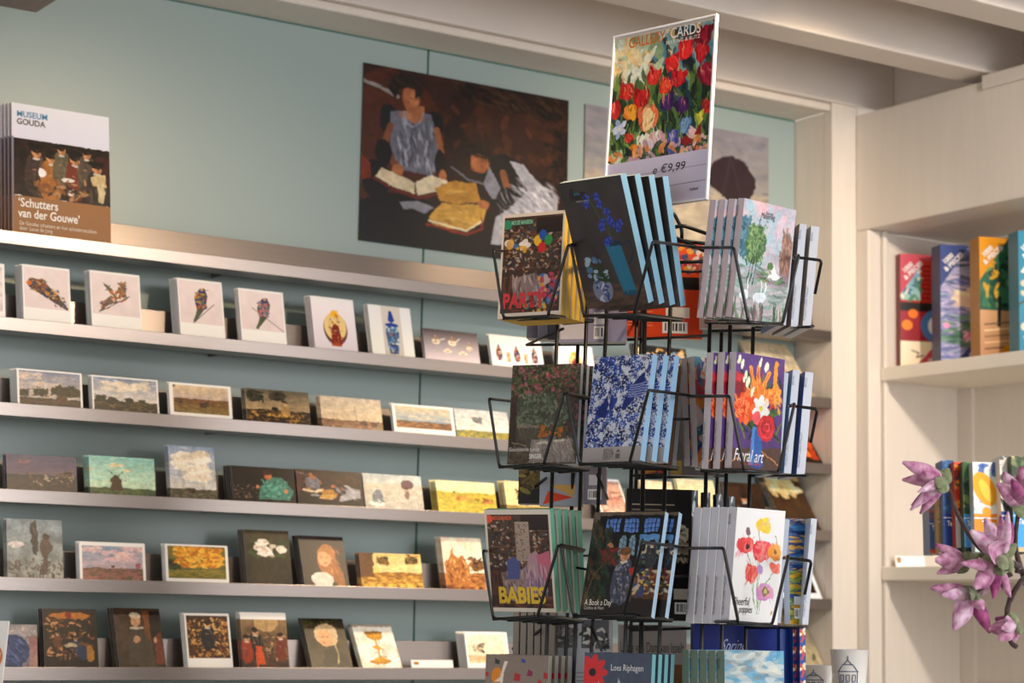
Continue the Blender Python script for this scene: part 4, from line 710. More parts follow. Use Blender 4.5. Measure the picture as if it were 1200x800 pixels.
for k in range(3): 
    o, _, _ = pack('notecard_pack', 617+k*12.6, 396+k, 629+k*12.6, 300, 3.66-.012*k, -10, 2, .03, plain(['#5c5a68', '#7c7a88', '#54525f'][k]), mats('#6c6878', '#54525f'), '%s grey spine standing behind the party pack in the top tier' % ['leftmost', 'middle', 'rightmost'][k], seed=29+k)
pack('notecard_pack', 824, 384, 912, 300, 3.58, 14, 2, .02, plain('#b8a8a0', '#a89890'), mats('#c8bcb4'), 'beige card pack seen from behind under the herons pack', seed=33)
# tier 2 -------------------------------------------------
pack('notecard_pack', 594, 544, 675, 428, 3.42, -22, 6, .012, garden, mats('#a8b4c0', '#b4c0cc', '#989ca0'), 'card pack of a rose-covered garden table in the second tier, left', 2, .018, .004, seed=41,
     texts=lambda o, w_, h: (text(o, 'Geschilderde tuinen', w_*.02, h*.13, .009, '#e8e6e2', width=w_*.44), text(o, 'SINGER', w_*.32, h*.055, .011, '#ecebe6', 'brand_lettering', width=w_*.18, bold=.0003), text(o, 'LAREN', w_*.51, h*.055, .011, '#9c958c', 'brand_lettering', width=w_*.14)))
pack('notecard_pack', 682, 541, 750, 419, 3.30, -38, 11, .014, delft, mats('#7cb4d8', '#8cb4d4', '#c8ccd4'), 'blue and white porcelain pattern card pack in the second tier middle pocket', 2, .019, .009, seed=42,
     texts=lambda o, w_, h: (text(o, 'ROYAL', w_*.36, h*.068, .012, '#5c5a5c', 'brand_lettering', width=w_*.18), text(o, 'DELFT', w_*.36, h*.018, .012, '#5c5a5c', 'brand_lettering', width=w_*.18), MB().add([(w_*.57, -.0008, h*.08), (w_*.65, -.0008, h*.08), (w_*.61, -.0008, h*.11)], [(0, 1, 2)]).add([(w_*.575, -.0008, h*.02), (w_*.645, -.0008, h*.02), (w_*.645, -.0008, h*.065), (w_*.575, -.0008, h*.065)], [(0, 1, 2, 3)]).build('crest', mat('ink_5c5a5c', '#5c5a5c'), o)), dl=-.4)
pack('notecard_pack', 780, 545, 787, 424, 3.40, -38, 9, .011, plain('#8c6a50', '#7c5c44'), mats('#c8d8e8', '#c4d8ea', '#7c5c44'), 'narrow brown-faced, white-edged pack at the right of the porcelain packs', w_=.013, h=.17, seed=43)
pack('notecard_pack', 857, 549, 914, 412, 3.25, 45, -3, .014, floral, mats('#c4bcc2', '#c8c0c8', '#6c4c8c'), 'purple card pack with an orange lily bouquet in the second tier', 2, .017, -.008, seed=44,
     texts=lambda o, w_, h: (text(o, 'Floral art', w_*.02, h*.075, .026, '#f4f0f4', width=w_*.6, shear=.25, tall=1.1), text(o, 'HOLLAND CARDS', w_*.18, h*.045, .006, '#d84838', 'subtitle_lettering'), spinetxt(.014, SP)(o, w_, h)))
def multic(A): A.g('#5c8ca0', '#a83c4c'); A.d(160, 0, 0, 1, 1, .05, ['#c83c48', '#4c8c98', '#e8a048', '#3c4c8c', '#e8d8d0'])
pack('notecard_pack', 818, 546, 828, 414, 3.33, 45, 3, .013, multic, mats('#b8b0b4', '#c8c0c4'), 'pack with a red and teal sliver behind the lily packs', w_=.1, h=.18, seed=45, texts=spinetxt(.013, SP))
pack('notecard_pack', 809, 545, 819, 415, 3.36, 45, 3, .013, multic, mats('#aca4a8', '#c8c0c4'), 'rearmost grey-spined pack behind the lily packs', w_=.1, h=.178, seed=46, texts=spinetxt(.013, SP))
pack('notecard_pack', 943, 557, 953, 437, 3.40, 97, -5, .014, plain('#2c5c9c'), mats('#dfe4ee', '#e8ecf2', '#2c5c9c'), 'white-spined card pack, outermost in the second tier side pocket', w_=.125, h=.172, seed=47, texts=spinetxt(.014, SP, '#8c90a0'))
pack('notecard_pack', 938, 556, 946, 437, 3.412, 97, -5, .004, plain('#2c5c9c'), mats('#2c5ca4', '#2c5ca4', '#2c5c9c'), 'thin deep-blue spine between white spines in the second tier', w_=.125, h=.172, seed=48)
pack('notecard_pack', 927, 555, 936, 434, 3.38, 97, -5, .012, plain('#7c98b8'), mats('#d8dfea', '#e8ecf2', '#8cb0d0'), 'white-spined pack behind the lily cover, near the wire', w_=.125, h=.172, seed=49, texts=spinetxt(.012, SP, '#8c90a0'))
pack('notecard_pack', 914, 554, 924, 434, 3.36, 97, -5, .012, plain('#7c98b8'), mats('#ccd8e8', '#e8ecf2', '#2c70b0'), 'pale blue-spined pack half hidden behind the lily cover', w_=.125, h=.165, seed=50, texts=spinetxt(.012, SP, '#8c90a0'))
def darkp(A): A.g('#2c2622', '#1e1a18'); A.d(60, .1, .2, .9, .9, .03, ['#6c5c2c', '#4c3c24', '#8c8040'])
pack('notecard_pack', 607, 590, 632, 470, 3.64, -8, 2, .03, darkp, mats('#2c2824'), 'dark gold-flecked pack showing below the garden pack', seed=51)
pack('notecard_pack', 632, 592, 682, 470, 3.62, -8, 2, .03, plain('#a8b0bc', '#9ca4b0', lambda A: (A.p([(.2,.86),(.08,.99),(.8,.92)], '#c84c28'), A.p([(.2,.8),(.85,.8),(.8,.92)], '#c8a868'))), mats('#a8b0bc'), 'pale blue pack with an orange triangle below the garden pack', seed=52)
pack('notecard_pack', 683, 590, 710, 470, 3.60, -8, 2, .02, plain('#9c98a4', '#8c8894', lambda A: (barcode(A, .2, .86, .8, .96), A.g('#d8d6dc', '#d4d2d8', .72, .82, .25, .8))), mats('#9c98a4'), 'grey barcode-backed pack below the porcelain pack', seed=53)
pack('notecard_pack', 786, 556, 838, 437, 3.56, 8, 2, .02, plain('#8c8684', '#7c7674', lambda A: (A.g('#c0a868', '#a89050', .86, 1, 0, .25), [A.l([(.3,.6+.03*k),(.75,.6+.03*k)], .005, '#c8c4c0') for k in range(7)], barcode(A, .55, .86, .85, .95))), mats('#8c8684'), 'grey-brown pack seen from behind between the porcelain and lily packs', seed=54)
pack('notecard_pack', 748, 556, 780, 470, 3.62, 0, 2, .02, plain('#c8b8a8', '#b8a898', lambda A: A.d(30, .1, .85, .9, .98, .03, ['#c84c38', '#e0a040', '#3c4c84'])), mats('#b8a898'), 'pack with a small red and yellow strip below the porcelain packs', seed=55)
# tier 3 -------------------------------------------------
pack('notecard_pack', 575, 716, 652, 597, 3.42, -26, -11, .016, babies, mats('#4f9c84', '#6cb498', '#4f9c84', '#7cbc9c'), 'green-edged card pack of a toy nursery room in the third tier, left', 4, .0215, .002, seed=61, roll=0,
     texts=lambda o, w_, h: (text(o, 'BABIES', w_*.14, h*.09, .032, '#d8b428', width=w_*.72, bold=.0012, tall=1.15), text(o, 'MOUSE MANSION', w_*.13, h*.9, .009, '#d8603c', 'brand_lettering', width=w_*.28, bold=.0003)), dl=.5)
pack('notecard_pack', 679, 721, 763, 600, 3.30, -32, 15, .012, bookday, mats('#a8c0dc', '#b8d4ec', '#2c2c34', '#6c6258'), 'dark card pack of a library reading room in the third tier middle pocket', 1, .020, .014, seed=62,
     texts=lambda o, w_, h: (text(o, 'A Book a Day', w_*.05, h*.1, .014, '#ece8e2', width=w_*.38), text(o, 'Cantina de Haan', w_*.05, h*.06, .008, '#c8c4bc', 'subtitle_lettering', width=w_*.28)))
pack('notecard_pack', 854, 731, 911, 594, 3.25, 46, -5, .015, poppies, mats('#c8cad6', '#c0ccdc', '#d8dce6'), 'white card pack of watercolour poppies in the third tier, right', 4, .0165, -.002, seed=63,
     texts=lambda o, w_, h: (text(o, 'Cheerful', w_*.03, h*.165, .014, '#22242a', width=w_*.34, shear=.15, tall=1.3), text(o, 'poppies', w_*.17, h*.1, .014, '#22242a', width=w_*.27, shear=.15, tall=1.2), spinetxt(.016, SP)(o, w_, h)))
def fields(A):
    A.g('#2c5c94', '#3c6c9c', 0, .5); A.g('#5c7c4c', '#7c8c3c', .5, .7); A.g('#c89828', '#b88820', .7, 1); A.d(200, 0, 0, 1, .5, .03, ['#2c5c94', '#4c84b0', '#1c3c74', '#c8a050'], 2.5, 0); A.d(120, 0, .5, 1, 1, .03, ['#4c6c38', '#c8a030', '#2c4c8c', '#8ca050'], 2.2, 0); A.g('#d8dce0', '#d0d4d8', .74, .82, .25, .8); barcode(A, .25, .85, .8, .95)
pack('notecard_pack', 926, 731, 946, 607, 3.40, 30, 2, .015, fields, mats('#dfe4ee', '#e4e8f0', '#2c5c9c'), 'blue and yellow landscape card pack right of the poppies pack', seed=64)
pack('notecard_pack', 947, 732, 957, 606, 3.39, 97, -5, .010, plain('#2c5c94'), mats('#dfe4ee', '#e4e8f0'), 'white spine at the right edge beside the yellow landscape pack', w_=.12, h=.175, seed=65, texts=spinetxt(.01, SP, '#8c90a0'))
pack('notecard_pack', 915, 730, 924, 610, 3.37, 97, -5, .010, plain('#c8d0dc'), mats('#ccd4e2', '#e4e8f0'), 'white spine between the poppies cover and the landscape pack', w_=.12, h=.17, seed=66)
def blackp(A): A.g('#181614', '#14120f'); A.l([(.05,.12),(.72,.12)], .008, '#c8b8a0'); A.l([(.05,.16),(.6,.16)], .008, '#a89888'); A.d(90, .78, .28, .95, .55, .012, ['#c8bca8', '#8c8474']); A.d(50, .1, .27, .75, .31, .01, ['#c8bca8']); barcode(A, .74, .86, .95, .95); A.g('#c8c4bc', '#c0bcb4', .76, .84, .72, .96)
pack('notecard_pack', 733, 726, 811, 572, 3.58, 4, 1, .02, blackp, mats('#181614'), 'large black card pack with small cream print behind the library pack', seed=67)
for k in range(4):
    pack('notecard_pack', 811+14.5*k, 722+k, 818.5+14.5*k, 574+2.5*k, 3.52+.01*k, 25, 1, .012, plain('#c8ccd0', '#b8bcc4', lambda A: A.d(70, .05, 0, .95, .6, .03, ['#1c2c44', '#2c4458', '#14161c', '#e8ecf0'], 2, 85)), mats('#181614', '#141416', '#141416'),
         ['first', 'second', 'third', 'fourth'][k]+' blue-and-white house pattern strip rising behind the poppies spines', w_=.0125+.0*k, seed=70)
for k in range(6):
    pack('notecard_pack', 600+8.4*k, 800, 608+8.4*k, 722, 3.62-.004*k, -12, 1, .03, plain('#a09890', '#8c857e'), mats('#8c857e', '#77716b'), 'ribbed grey-beige spine behind the toy nursery pack, one of six', w_=.0105, h=.175, seed=74)
for o in [o for o in bpy.data.objects if o.get('label', '').startswith('ribbed grey-beige')]: o['group'] = 'six grey-beige spines low left in the rack'
def whiteback(A):
    A.g('#ccd0d8', '#c4c8d0'); A.g('#8c8c94', '#84848c', .04, .32, .06, .46); A.d(50, .08, .05, .44, .31, .02, ['#d8d0cc', '#4c5448', '#b09098', '#6c7068']); A.g('#7c7c84', '#74747c', .04, .32, .52, .95); A.d(50, .54, .1, .93, .31, .02, ['#ece8e4', '#3c4038', '#5c6058'])
    A.g('#161618', '#161618', .55, .75, .05, .3); A.l([(.08,.65),(.17,.58),(.27,.65)], .01, '#d8d8dc'); [A.l([(.45,.56+.04*k),(.8,.56+.04*k)], .006, '#5c6068') for k in range(4)]
pack('notecard_pack', 641, 840, 716, 722, 3.62, -6, 1, .02, whiteback, mats('#b8bcc4'), 'white pack back with two flower photos below the library pack', h=.178, seed=80)
pack('notecard_pack', 724, 860, 804, 738, 3.60, 4, 1, .012, plain('#b4aeac', '#a8a2a0', lambda A: (A.g('#8c7c6c', '#7c6c5c', .36, 1, .04, .48), A.g('#8c6c54', '#7c5c44', .36, 1, .54, .94))), mats('#9c9694'), 'greige pack with thin name lettering low in the rack', h=.19, seed=81,
     texts=lambda o, w_, h: text(o, 'Lucie van Dam van Isselt', w_*.02, h*.75, .017, '#4c4846', width=w_*.94, tall=1.5))
def spring(A): A.g('#24388c', '#1c2c74'); A.n(.1, 5, 5); A.d(14, .0, .1, 1, 1, .1, ['#3048a4', '#1c2868'], 2, 85, .3)
pack('notecard_pack', 812, 860, 915, 742, 3.48, 8, 1, .02, spring, mats('#1c2c74'), 'deep royal-blue pack with white script below the poppies', h=.185, seed=82,
     texts=lambda o, w_, h: text(o, 'Spring', w_*.3, h*.75, .026, '#c8d0ec', width=w_*.28, shear=.4, tall=1.2))
def redorn(A): A.g('#1f4c9c', '#1c4490'); [A.flower(.5, .06+.16*k, .05, '#c84838', '#e8d8c0', 5, 10, '#e0a030') for k in range(6)]; [A.l([(.3,.14+.16*k),(.7,.1+.16*k)], .02, '#c84838') for k in range(6)]
pack('notecard_pack', 915, 862, 926, 745, 3.44, 20, 1, .012, plain('#204a98'), mats('#1c4490'), 'plain blue card pack beside the red-ornamented ones', w_=.022, h=.18, seed=83)
pack('notecard_pack', 930, 862, 936, 747, 3.43, 20, 1, .012, redorn, mats('#1c4490'), 'blue pack with red flower ornaments, left of a pair', w_=.011, h=.18, seed=84)
pack('notecard_pack', 938, 862, 946, 748, 3.42, 20, 1, .012, redorn, mats('#1c4490'), 'blue pack with red flower ornaments, right of a pair', w_=.011, h=.18, seed=84)
# tier 4 -------------------------------------------------
pack('notecard_pack', 564, 893, 638, 768, 3.42, -28, 3, .013, linen, mats('#a8a49c', '#c4c4bc', '#8c8078', '#b8ccc4'), 'linen-look card pack with coloured paper shapes at the bottom left of the rack', 3, .018, .003, h=.178, seed=91)
pack('notecard_pack', 678, 900, 758, 775, 3.31, -30, 5, .013, riphagen, mats('#78b0b8', '#84c4cc', '#2c4c5c', '#90c8cc'), 'slate-blue card pack with a red flower at the bottom of the rack', 3, .017, .003, h=.185, seed=92,
     texts=lambda o, w_, h: text(o, 'Loes Riphagen', w_*.4, h*.85, .012, '#dfe2e6', width=w_*.48, tall=1.2))
pack('notecard_pack', 850, 905, 920, 777, 3.25, 42, 1, .0145, skyc, mats('#6c7c6c', '#8cb0b8', '#7c8c84', '#b0ccd0'), 'blue clouded-sky card pack at the bottom right of the rack', 4, .0175, -.002, h=.19, seed=93, texts=spinetxt(.015, SP, '#2c342c'))

# wires
rack_o = dep(755, 400, 3.50)
rack = empty('card_spinner_rack', (rack_o[0], rack_o[1], 0)); tag(rack, 'tall black wire spinner rack packed with card packs, centre of the picture', 'card rack')
bpy.context.view_layer.update()
rinv = rack.matrix_world.inverted()
def wire(paths, name, r=.0026, parent=rack, fr=.006):
    m = MB()
    for p in paths:
        q = [rinv @ Vector(dep(*a)) for a in p]; m.tube(fillet(q, fr) if len(q) > 2 else q, r, 8)
    return m.build(name, BLACK, parent, smooth=True)
TI = [(5, -174), (0, 0), (-7, 178), (-14, 358)]   # px shift of tiers relative to tier 2
def sh(p, t): return [(x+TI[t][0], y+TI[t][1], Z) for x, y, Z in p]
POCK = {
 'A': ([(602,470,3.52),(573,467,3.40),(585,546,3.385),(655,552,3.55)], [(690,468,3.44),(661,461,3.30),(637,543,3.315),(690,549,3.50)]),
 'B': ([(692,466,3.44),(664,460,3.285),(679,543,3.26),(747,548,3.42)], [(808,463,3.30),(760,457,3.13),(738,541,3.18),(795,548,3.42)]),
 'C': ([(806,464,3.30),(855,464,3.17),(872,550,3.17),(822,550,3.36)], [(925,476,3.34),(931,473,3.25),(912,553,3.25),(845,552,3.42)]),
 'D': ([(925,475,3.30),(958,479,3.29),(950,518,3.31)], [(948,556,3.36),(944,557,3.35),(880,557,3.50)]),
}
for t in range(4):
    for k, (a, b_) in POCK.items():
        a, b_ = sh(a, t), sh(b_, t); P = [a, b_]
        if k != 'D':
            for s_ in np.linspace(0, 1, 5):   # base slats and cross bars under the packs
                q0 = np.array(a[2])*(1-s_)+np.array(a[3])*s_; q1 = np.array(b_[2])*(1-s_)+np.array(b_[3])*s_
                P.append([tuple(q0+[0, 1.2, 0]), tuple(q1+[0, 1.2, 0])])
        wire(P, 'card_pocket')
    # rear pockets
    wire([sh([(607,590-8,3.66),(712,592-8,3.64)], t), sh([(610,583,3.70),(640,560,3.60)], t), sh([(712,584,3.6),(700,556,3.5)], t), sh([(745,560,3.6),(850,557,3.6)], t), sh([(740,557,3.55),(780,556,3.55)], t)] if t else
         [[(617,404,3.66),(733,403,3.6)], [(735,398,3.62),(830,393,3.6)], [(830,388,3.6),(912,386,3.58)], [(740,398,3.7),(745,360,3.55)], [(617,404,3.66),(660,385,3.56)]], 'rear_pocket')
rods = [(652,641,3.55),(677,664,3.62),(686,674,3.52),(709,694,3.58),(745,733,3.42),(751,739,3.62),(784,773,3.42),(831,822.6,3.38),(845,835,3.62),(855,846,3.42),(882,874,3.5)]
for x0, x1, Z in rods:
    s_ = (x1-x0)/335; a = dep(x0+s_*(300-410), 300, Z); b_ = dep(x1+s_*(840-745), 840, Z)
    d = b_-a; b2 = a+d*((.12-a[2])/d[2])
    MB().tube([rinv @ Vector(a), rinv @ Vector(b2)], .0034, 10).build('upright_rod', BLACK, rack, smooth=True)
ztops = []
m = MB(); m.tube([(0, 0, .1), (0, 0, dep(785, 262, 3.5)[2])], .004, 16); m.build('centre_pole', BLACK, rack, smooth=True)
m = MB(); m.lathe([(0, .0), (.26, 0), (.26, .02), (.2, .035), (.03, .05), (.02, .12), (0, .12)], 40); m.build('round_base', BLACK, rack, smooth=True)
wire([[(775,262,3.45),(779,248,3.45),(790,250,3.45),(799,268,3.45),(799,285,3.45)], [(783,268,3.42),(800,264,3.42),(835,276,3.42)], [(770,285,3.44),(800,282,3.44),(838,287,3.44)], [(772,308,3.46),(836,306,3.46)], [(784,300,3.45),(784,262,3.45)], [(760,268,3.4),(785,275,3.4),(838,300,3.4)]], 'sign_holder', r=.0032)
rb = [rinv @ Vector(dep(x, 318, Z)) for x, Z in ((652,3.55),(709,3.45),(784,3.40),(855,3.42),(882,3.5),(845,3.62),(751,3.66),(677,3.64),(652,3.55))]
for zz in (0, -.245, -.50, -.76, -1.3): 
    m = MB(); m.tube([p+Vector((0, 0, zz)) for p in rb], .0022, 8, cap=False); m.build('hoop', BLACK, rack, smooth=True)

# sign in acrylic holder
def tulips(A):
    A.g('#d8c8a0', '#2c3a38', 0, .73); A.n(.25, 7, 9); A.d(120, .3, 0, 1, .3, .04, ['#2c4a58', '#5c8ca0', '#3c5c50', '#8cb0b0', '#223438', '#c8a868'], 2, 70)
    A.d(60, 0, .02, .45, .3, .04, ['#e8d8b0', '#d8dcd0', '#b8c4a8', '#8ca07c', '#e8c890'], 1.8); A.d(420, 0, .3, 1, .73, .03, ['#22362c', '#3c5c38', '#5c7c44', '#1c2428', '#7c9450', '#2c4a5c', '#4c6c3c'], 2.4, 75)
    R = A.rng
    for _ in range(26): x = R.rand(); y = .3+R.rand()*.4; A.l([(x, y), (x+R.randn()*.05, y+.1), (x+R.randn()*.1, y+.2)], .008, ['#6c8c4c', '#8ca858', '#3c5c38'][R.randint(3)])
    T_ = [(.14,.36,.058,'#b82c28','#d84838'),(.03,.47,.05,'#a82428','#c83834'),(.3,.42,.06,'#a8242c','#c83430'),(.42,.3,.052,'#b82830','#d84440'),(.55,.37,.045,'#c03028','#e05c3c'),(.6,.23,.05,'#c02830','#d83c38'),(.66,.34,.055,'#b02030','#c8343c'),(.72,.16,.062,'#b82830','#d83838'),(.88,.21,.055,'#b02430','#c8343c'),(.9,.1,.06,'#7c1830','#a02440'),(.95,.35,.07,'#7c1c34','#a82c48'),
          (.2,.5,.045,'#e08c28','#f0b040'),(.38,.55,.075,'#d87850','#f0d0a0'),(.58,.48,.05,'#3c2458','#5c3878'),(.72,.52,.05,'#3c2050','#583070'),(.2,.66,.03,'#b83028','#d84838'),(.35,.7,.048,'#d8dcc8','#eceadc'),(.48,.7,.05,'#c8a0a8','#e8dcd8'),(.97,.55,.045,'#a82c30','#c83c38')]
    for x, y, r, c, c2 in T_: (A.tulip(x, y*.9, r*1.12, c, c2, R.randn()*18), A.d(14, x-r*.7/A.asp, y*.9-r, x+r*.7/A.asp, y*.9+r*.7, r*.15, [c, c2, c2, '#f0a890', '#3c1018'], 3, 85+R.randn()*20, .6))
    A.flower(.1, .53, .055, '#a8b4d8', '#c8d0e8', 5, 30, '#e8e0d0'); A.flower(.86, .66, .08, '#982c34', '#e0c0c0', 6, 0, '#e8c898'); A.e(.62, .69, .07, .06, '#5468a8')
    for x, y, r, c, c2 in ((.08,.72,.05,'#b8cca8','#d8dcc0'),(.27,.695,.04,'#d88028','#f0a038'),(.42,.69,.055,'#c0a0b4','#e0ccd4'),(.63,.66,.05,'#4c509c','#7478b8'),(.76,.6,.05,'#5c84b0','#88a8c8'),(.9,.56,.04,'#c8c440','#e0d860')): A.tulip(x, y*.97, r, c, c2, 0); A.d(10, x-r*.6/A.asp, y-r, x+r*.6/A.asp, y+r*.6, r*.16, [c, c2, '#f0e4d8', '#2c2428'], 3, 85, .55)
    A.d(60, .0, .66, 1, .73, .02, ['#e0b090', '#3c5c48', '#c8a8b8', '#d89050', '#26383a']); A.warp(.014, 16); A.n(.15, 50, 60); A.g('#c8bcb0', '#c8bcb0', 0, .012); A.g('#ccc8dc', '#c4c0d4', .73, 1); A.l([(0,.815),(1,.815)], .003, '#8c8898'); A.l([(0,.9),(.5,.905),(1,.9)], .004, '#78748a')
AC = bpy.data.materials.new('clear_acrylic'); AC.use_nodes = True
b_ = AC.node_tree.nodes['Principled BSDF']; b_.inputs['Transmission Weight'].default_value = .9; b_.inputs['Roughness'].default_value = .05; b_.inputs['Base Color'].default_value = (.95, .96, 1, 1); b_.inputs['IOR'].default_value = 1.3
Pb = dep(706, 252, 3.43); fr = frame(Pb, -42, 4.5, 0)
w_ = solve(Pb, fr[0], px=829); h = solve(Pb, fr[2], py=43)
sg = empty('sign_stand', mw=mwof(Pb, fr)); tag(sg, 'clear acrylic sign holder with a tulip painting poster on top of the rack', 'sign')
po = panel('poster', w_-.008, h-.008, .0008, tulips, MEDGE, sg, None, ppm=1150, seed=15); po.location = (.004, .001, .004)
m = MB(); m.box((0, .0022, 0), (w_, .0042, h)).box((0, -.003, 0), (.0035, .0021, h)).box((w_-.0035, -.003, 0), (w_, .0021, h)).box((.0036, -.003, h-.0035), (w_-.0036, .0021, h)).box((.0036, -.003, 0), (w_-.0036, .0021, .0035))
m.build('acrylic_frame', mat('acrylic_edge', '#e6e8f0', .12, 0, .01), sg, bevel=.0006)
W, H = w_-.008, h-.008
text(po, 'GALLERY', W*.14, H*.925, .026, '#d8702c', width=W*.37, bold=.0002); text(po, 'CARDS', W*.56, H*.93, .026, '#ece8e4', width=W*.3, bold=.0002)
text(po, 'BEKKING & BLITZ', W*.52, H*.9, .009, '#e0dcd8', 'subtitle_lettering', width=W*.34); text(po, 'e \u20ac9,99', W*.46, H*.175, .02, '#26242c', 'price_lettering', width=W*.32, shear=.15)
text(po, 'holland', W*.84, H*.05, .008, '#26242c', 'price_lettering', width=W*.08)

# ------------------------------------------------------------------ bookcase on the right
YC = 3.848; XS = 3.70; XB = 3.99
bc = empty('bookcase', (XS, YC, 0)); tag(bc, 'cream built-in bookcase to the right of the post, holding puzzle boxes', 'bookcase'); bpy.context.view_layer.update()
def bcb(a, b, nm, m_=CREAM, bv=.002):
    o = MB().box([a[i]-(XS, YC, 0)[i] for i in range(3)], [b[i]-(XS, YC, 0)[i] for i in range(3)]).build(nm, m_, bc, bevel=bv); return o
bcb((XS+.006, YC+.001, .02), (XB+.01, YC+.02, 2.2), 'side_panel', CREAM)
bcb((XB, 2.2, .02), (XB+.02, YC+.001, 2.2), 'back_panel', CREAM, 0)
bcb((XB-.012, 3.8, .02), (XB, YC, 2.2), 'corner_bead', CREAM, 0)
for zt in (1.846, 1.338, .86): bcb((XS, 2.2, zt-.034), (XB-.0005, YC, zt), 'shelf', mat('cream_shelf', '#e8dfd0', .4, var=.015), .002)
bcb((XS+.006, 2.2, .0), (XB, YC, .1), 'plinth'); bcb((XF+.1205, .5, 2.2045), (XB+.02, D-.01, 2.225), 'top_panel', CREAM, 0); bcb((XB-.008, 2.2, 1.02), (XB, YC, 1.05), 'back_rail', CREAM, .002)

# puzzle boxes
def puz(base, paintf, cl):
    def f(A):
        A.g(base, base); paintf(A)
        A.p([(0,0),(.62,0),(0,.36)], cl); A.p([(1,.68),(1,1),(.28,1)], cl)
    return f
def pz1(A): A.g('#c84838','#b83c34',.05,.42,0,1); A.g('#7ca8c8','#a8c8c0',.12,.4,.02,.45); A.d(30,.02,.15,.45,.4,.02,['#5c8c6c','#e8e0c8','#3c6c9c']); [A.l([(.5,.1+k*.04),(.66,.1+k*.04)],.012,'#8c2420') for k in range(8)]; A.g('#e8dcc0','#e0d0b0',0,.5,.72,1); [A.p([(.78,.1+k*.1),(.9,.05+k*.1),(.9,.15+k*.1)],'#a83c38') for k in range(5)]; A.g('#3c3430','#342c2a',.42,.5,0,.7); A.g('#a83840','#983038',.5,.8,0,1); A.e(.28,.52,.045,.04,'#e88838'); A.e(.15,.62,.05,.045,'#e89038'); A.e(.85,.62,.17,.15,'#5c84b8'); A.e(.87,.62,.11,.1,'#e0e0dc'); A.e(.9,.58,.05,.05,'#e07830'); A.e(.9,.68,.045,.04,'#b03c28'); A.g('#e8dcc4','#e4d4b8',.76,1); A.l([(.25,.84),(.4,.86),(.35,.9),(.5,.88)],.01,'#3c3438')
def pz2(A): A.g('#7c80ac','#9ca0c4'); A.d(260,0,0,1,1,.03,['#8c90bc','#b0acc8','#6c74a4','#c8bccc','#5c6c84','#a8b0c0'],2.6,0); A.e(.6,.45,.12,.07,'#e8d4b0'); A.d(20,.4,.38,.8,.5,.03,['#f0e0c0','#e0c8b8'],2,0); A.d(60,0,.6,1,.85,.025,['#5c8070','#7c9c80','#48705c'],2.4,0); A.e(.62,.76,.05,.03,'#d88cb0'); A.e(.12,.68,.03,.025,'#e0a0c0'); A.d(14,.5,.72,.75,.8,.015,['#f0b8d0','#c878a0'])
def pz3(A): A.g('#2c5444','#3c6450',0,.6); A.d(200,0,.05,1,.55,.035,['#2c5c48','#4c8060','#1c3c34','#7ca070','#3c7058'],1.4); A.d(12,.1,.2,.4,.5,.02,['#d8a838']); A.g('#c8a078','#b88c68',.6,1); A.l([(.42,.5),(.4,.72)],.03,'#2c2c28'); [A.l([(.1,.72+.05*k),(.9,.68+.05*k)],.012,c) for k,c in enumerate(['#6c5c4c','#e8c8a0','#8c6c54','#e0b890','#6c5044'])]; A.g('#a87c6c','#987060',.4,.65,.75,1); A.g('#5c6ca0','#505c8c',.42,.55,.8,.9)
def pz4(A): A.g('#4c94a8','#4088a0'); [A.l(p_,.014,'#5c5444') for p_ in ([(0,.6),(.4,.5),(.8,.55)],[(.2,.95),(.4,.6),(.6,.3)],[(.3,.8),(.8,.75),(1,.8)])]; A.d(60,.05,.15,1,.9,.022,['#ece0c4','#e0d0b0','#d8c8a0'],1.1)
PZ = [(1055.5, 1100, 297, '#c85a68', pz1, 'pink 1000-piece puzzle box with fruit and a red shutter, leftmost on the upper shelf', '#7c3030', '1000'),
      (1103, 1147, 286, '#48588c', pz2, 'blue 1000-piece puzzle box with a lily pond, second from left', '#2c3258', '1000'),
      (1149, 1188, 277, '#d8980c', pz3, 'mustard 1000-piece puzzle box with a shady green tree', '#b87c14', '1000'),
      (1195, 1240, 270, '#3c8ca4', pz4, 'teal puzzle box with pale blossom branches at the right picture edge', '#34788c', '1000')]
for k, (xl, xr, yt, cl, pf, lab, sp_, tx) in enumerate(PZ):
    P = on('Z', 1.847, xl, 400); 
    yb_ = [424, 419, 414, 408][k]; Zd = 4.02-.045*k
    P = on('X', 3.745, xl, yb_); P[2] = 1.8465
    # shift along the view so the pixel column stays
    fr = frame(P, 12, 0); wdt = .125; hh = solve(P, fr[2], py=yt)
    o = panel('puzzle_box', wdt, hh, .055, puz(cl, pf, cl), [INK, edge(sp_), edge(cl), edge(cl), edge(cl)], None, mwof(P, fr), ppm=700, seed=30+k)
    tag(o, lab, 'puzzle box')
    text(o, '1000', .012, hh*.83, .017, '#f2ecea', rotz=.75, bold=.0006); text(o, '& PIECES', .016, hh*.77, .017, '#f2ecea', rotz=.75, bold=.0006)
    if k < 2: text(o, ['P', 'CLA'][k], [.088, .075][k], hh*[.19, .06][k], .018, '#f2ecea', bold=.0006)
    if k == 0: text(o, 'HENRI', .075, hh*.07, .012, '#f2ecea', bold=.0004)

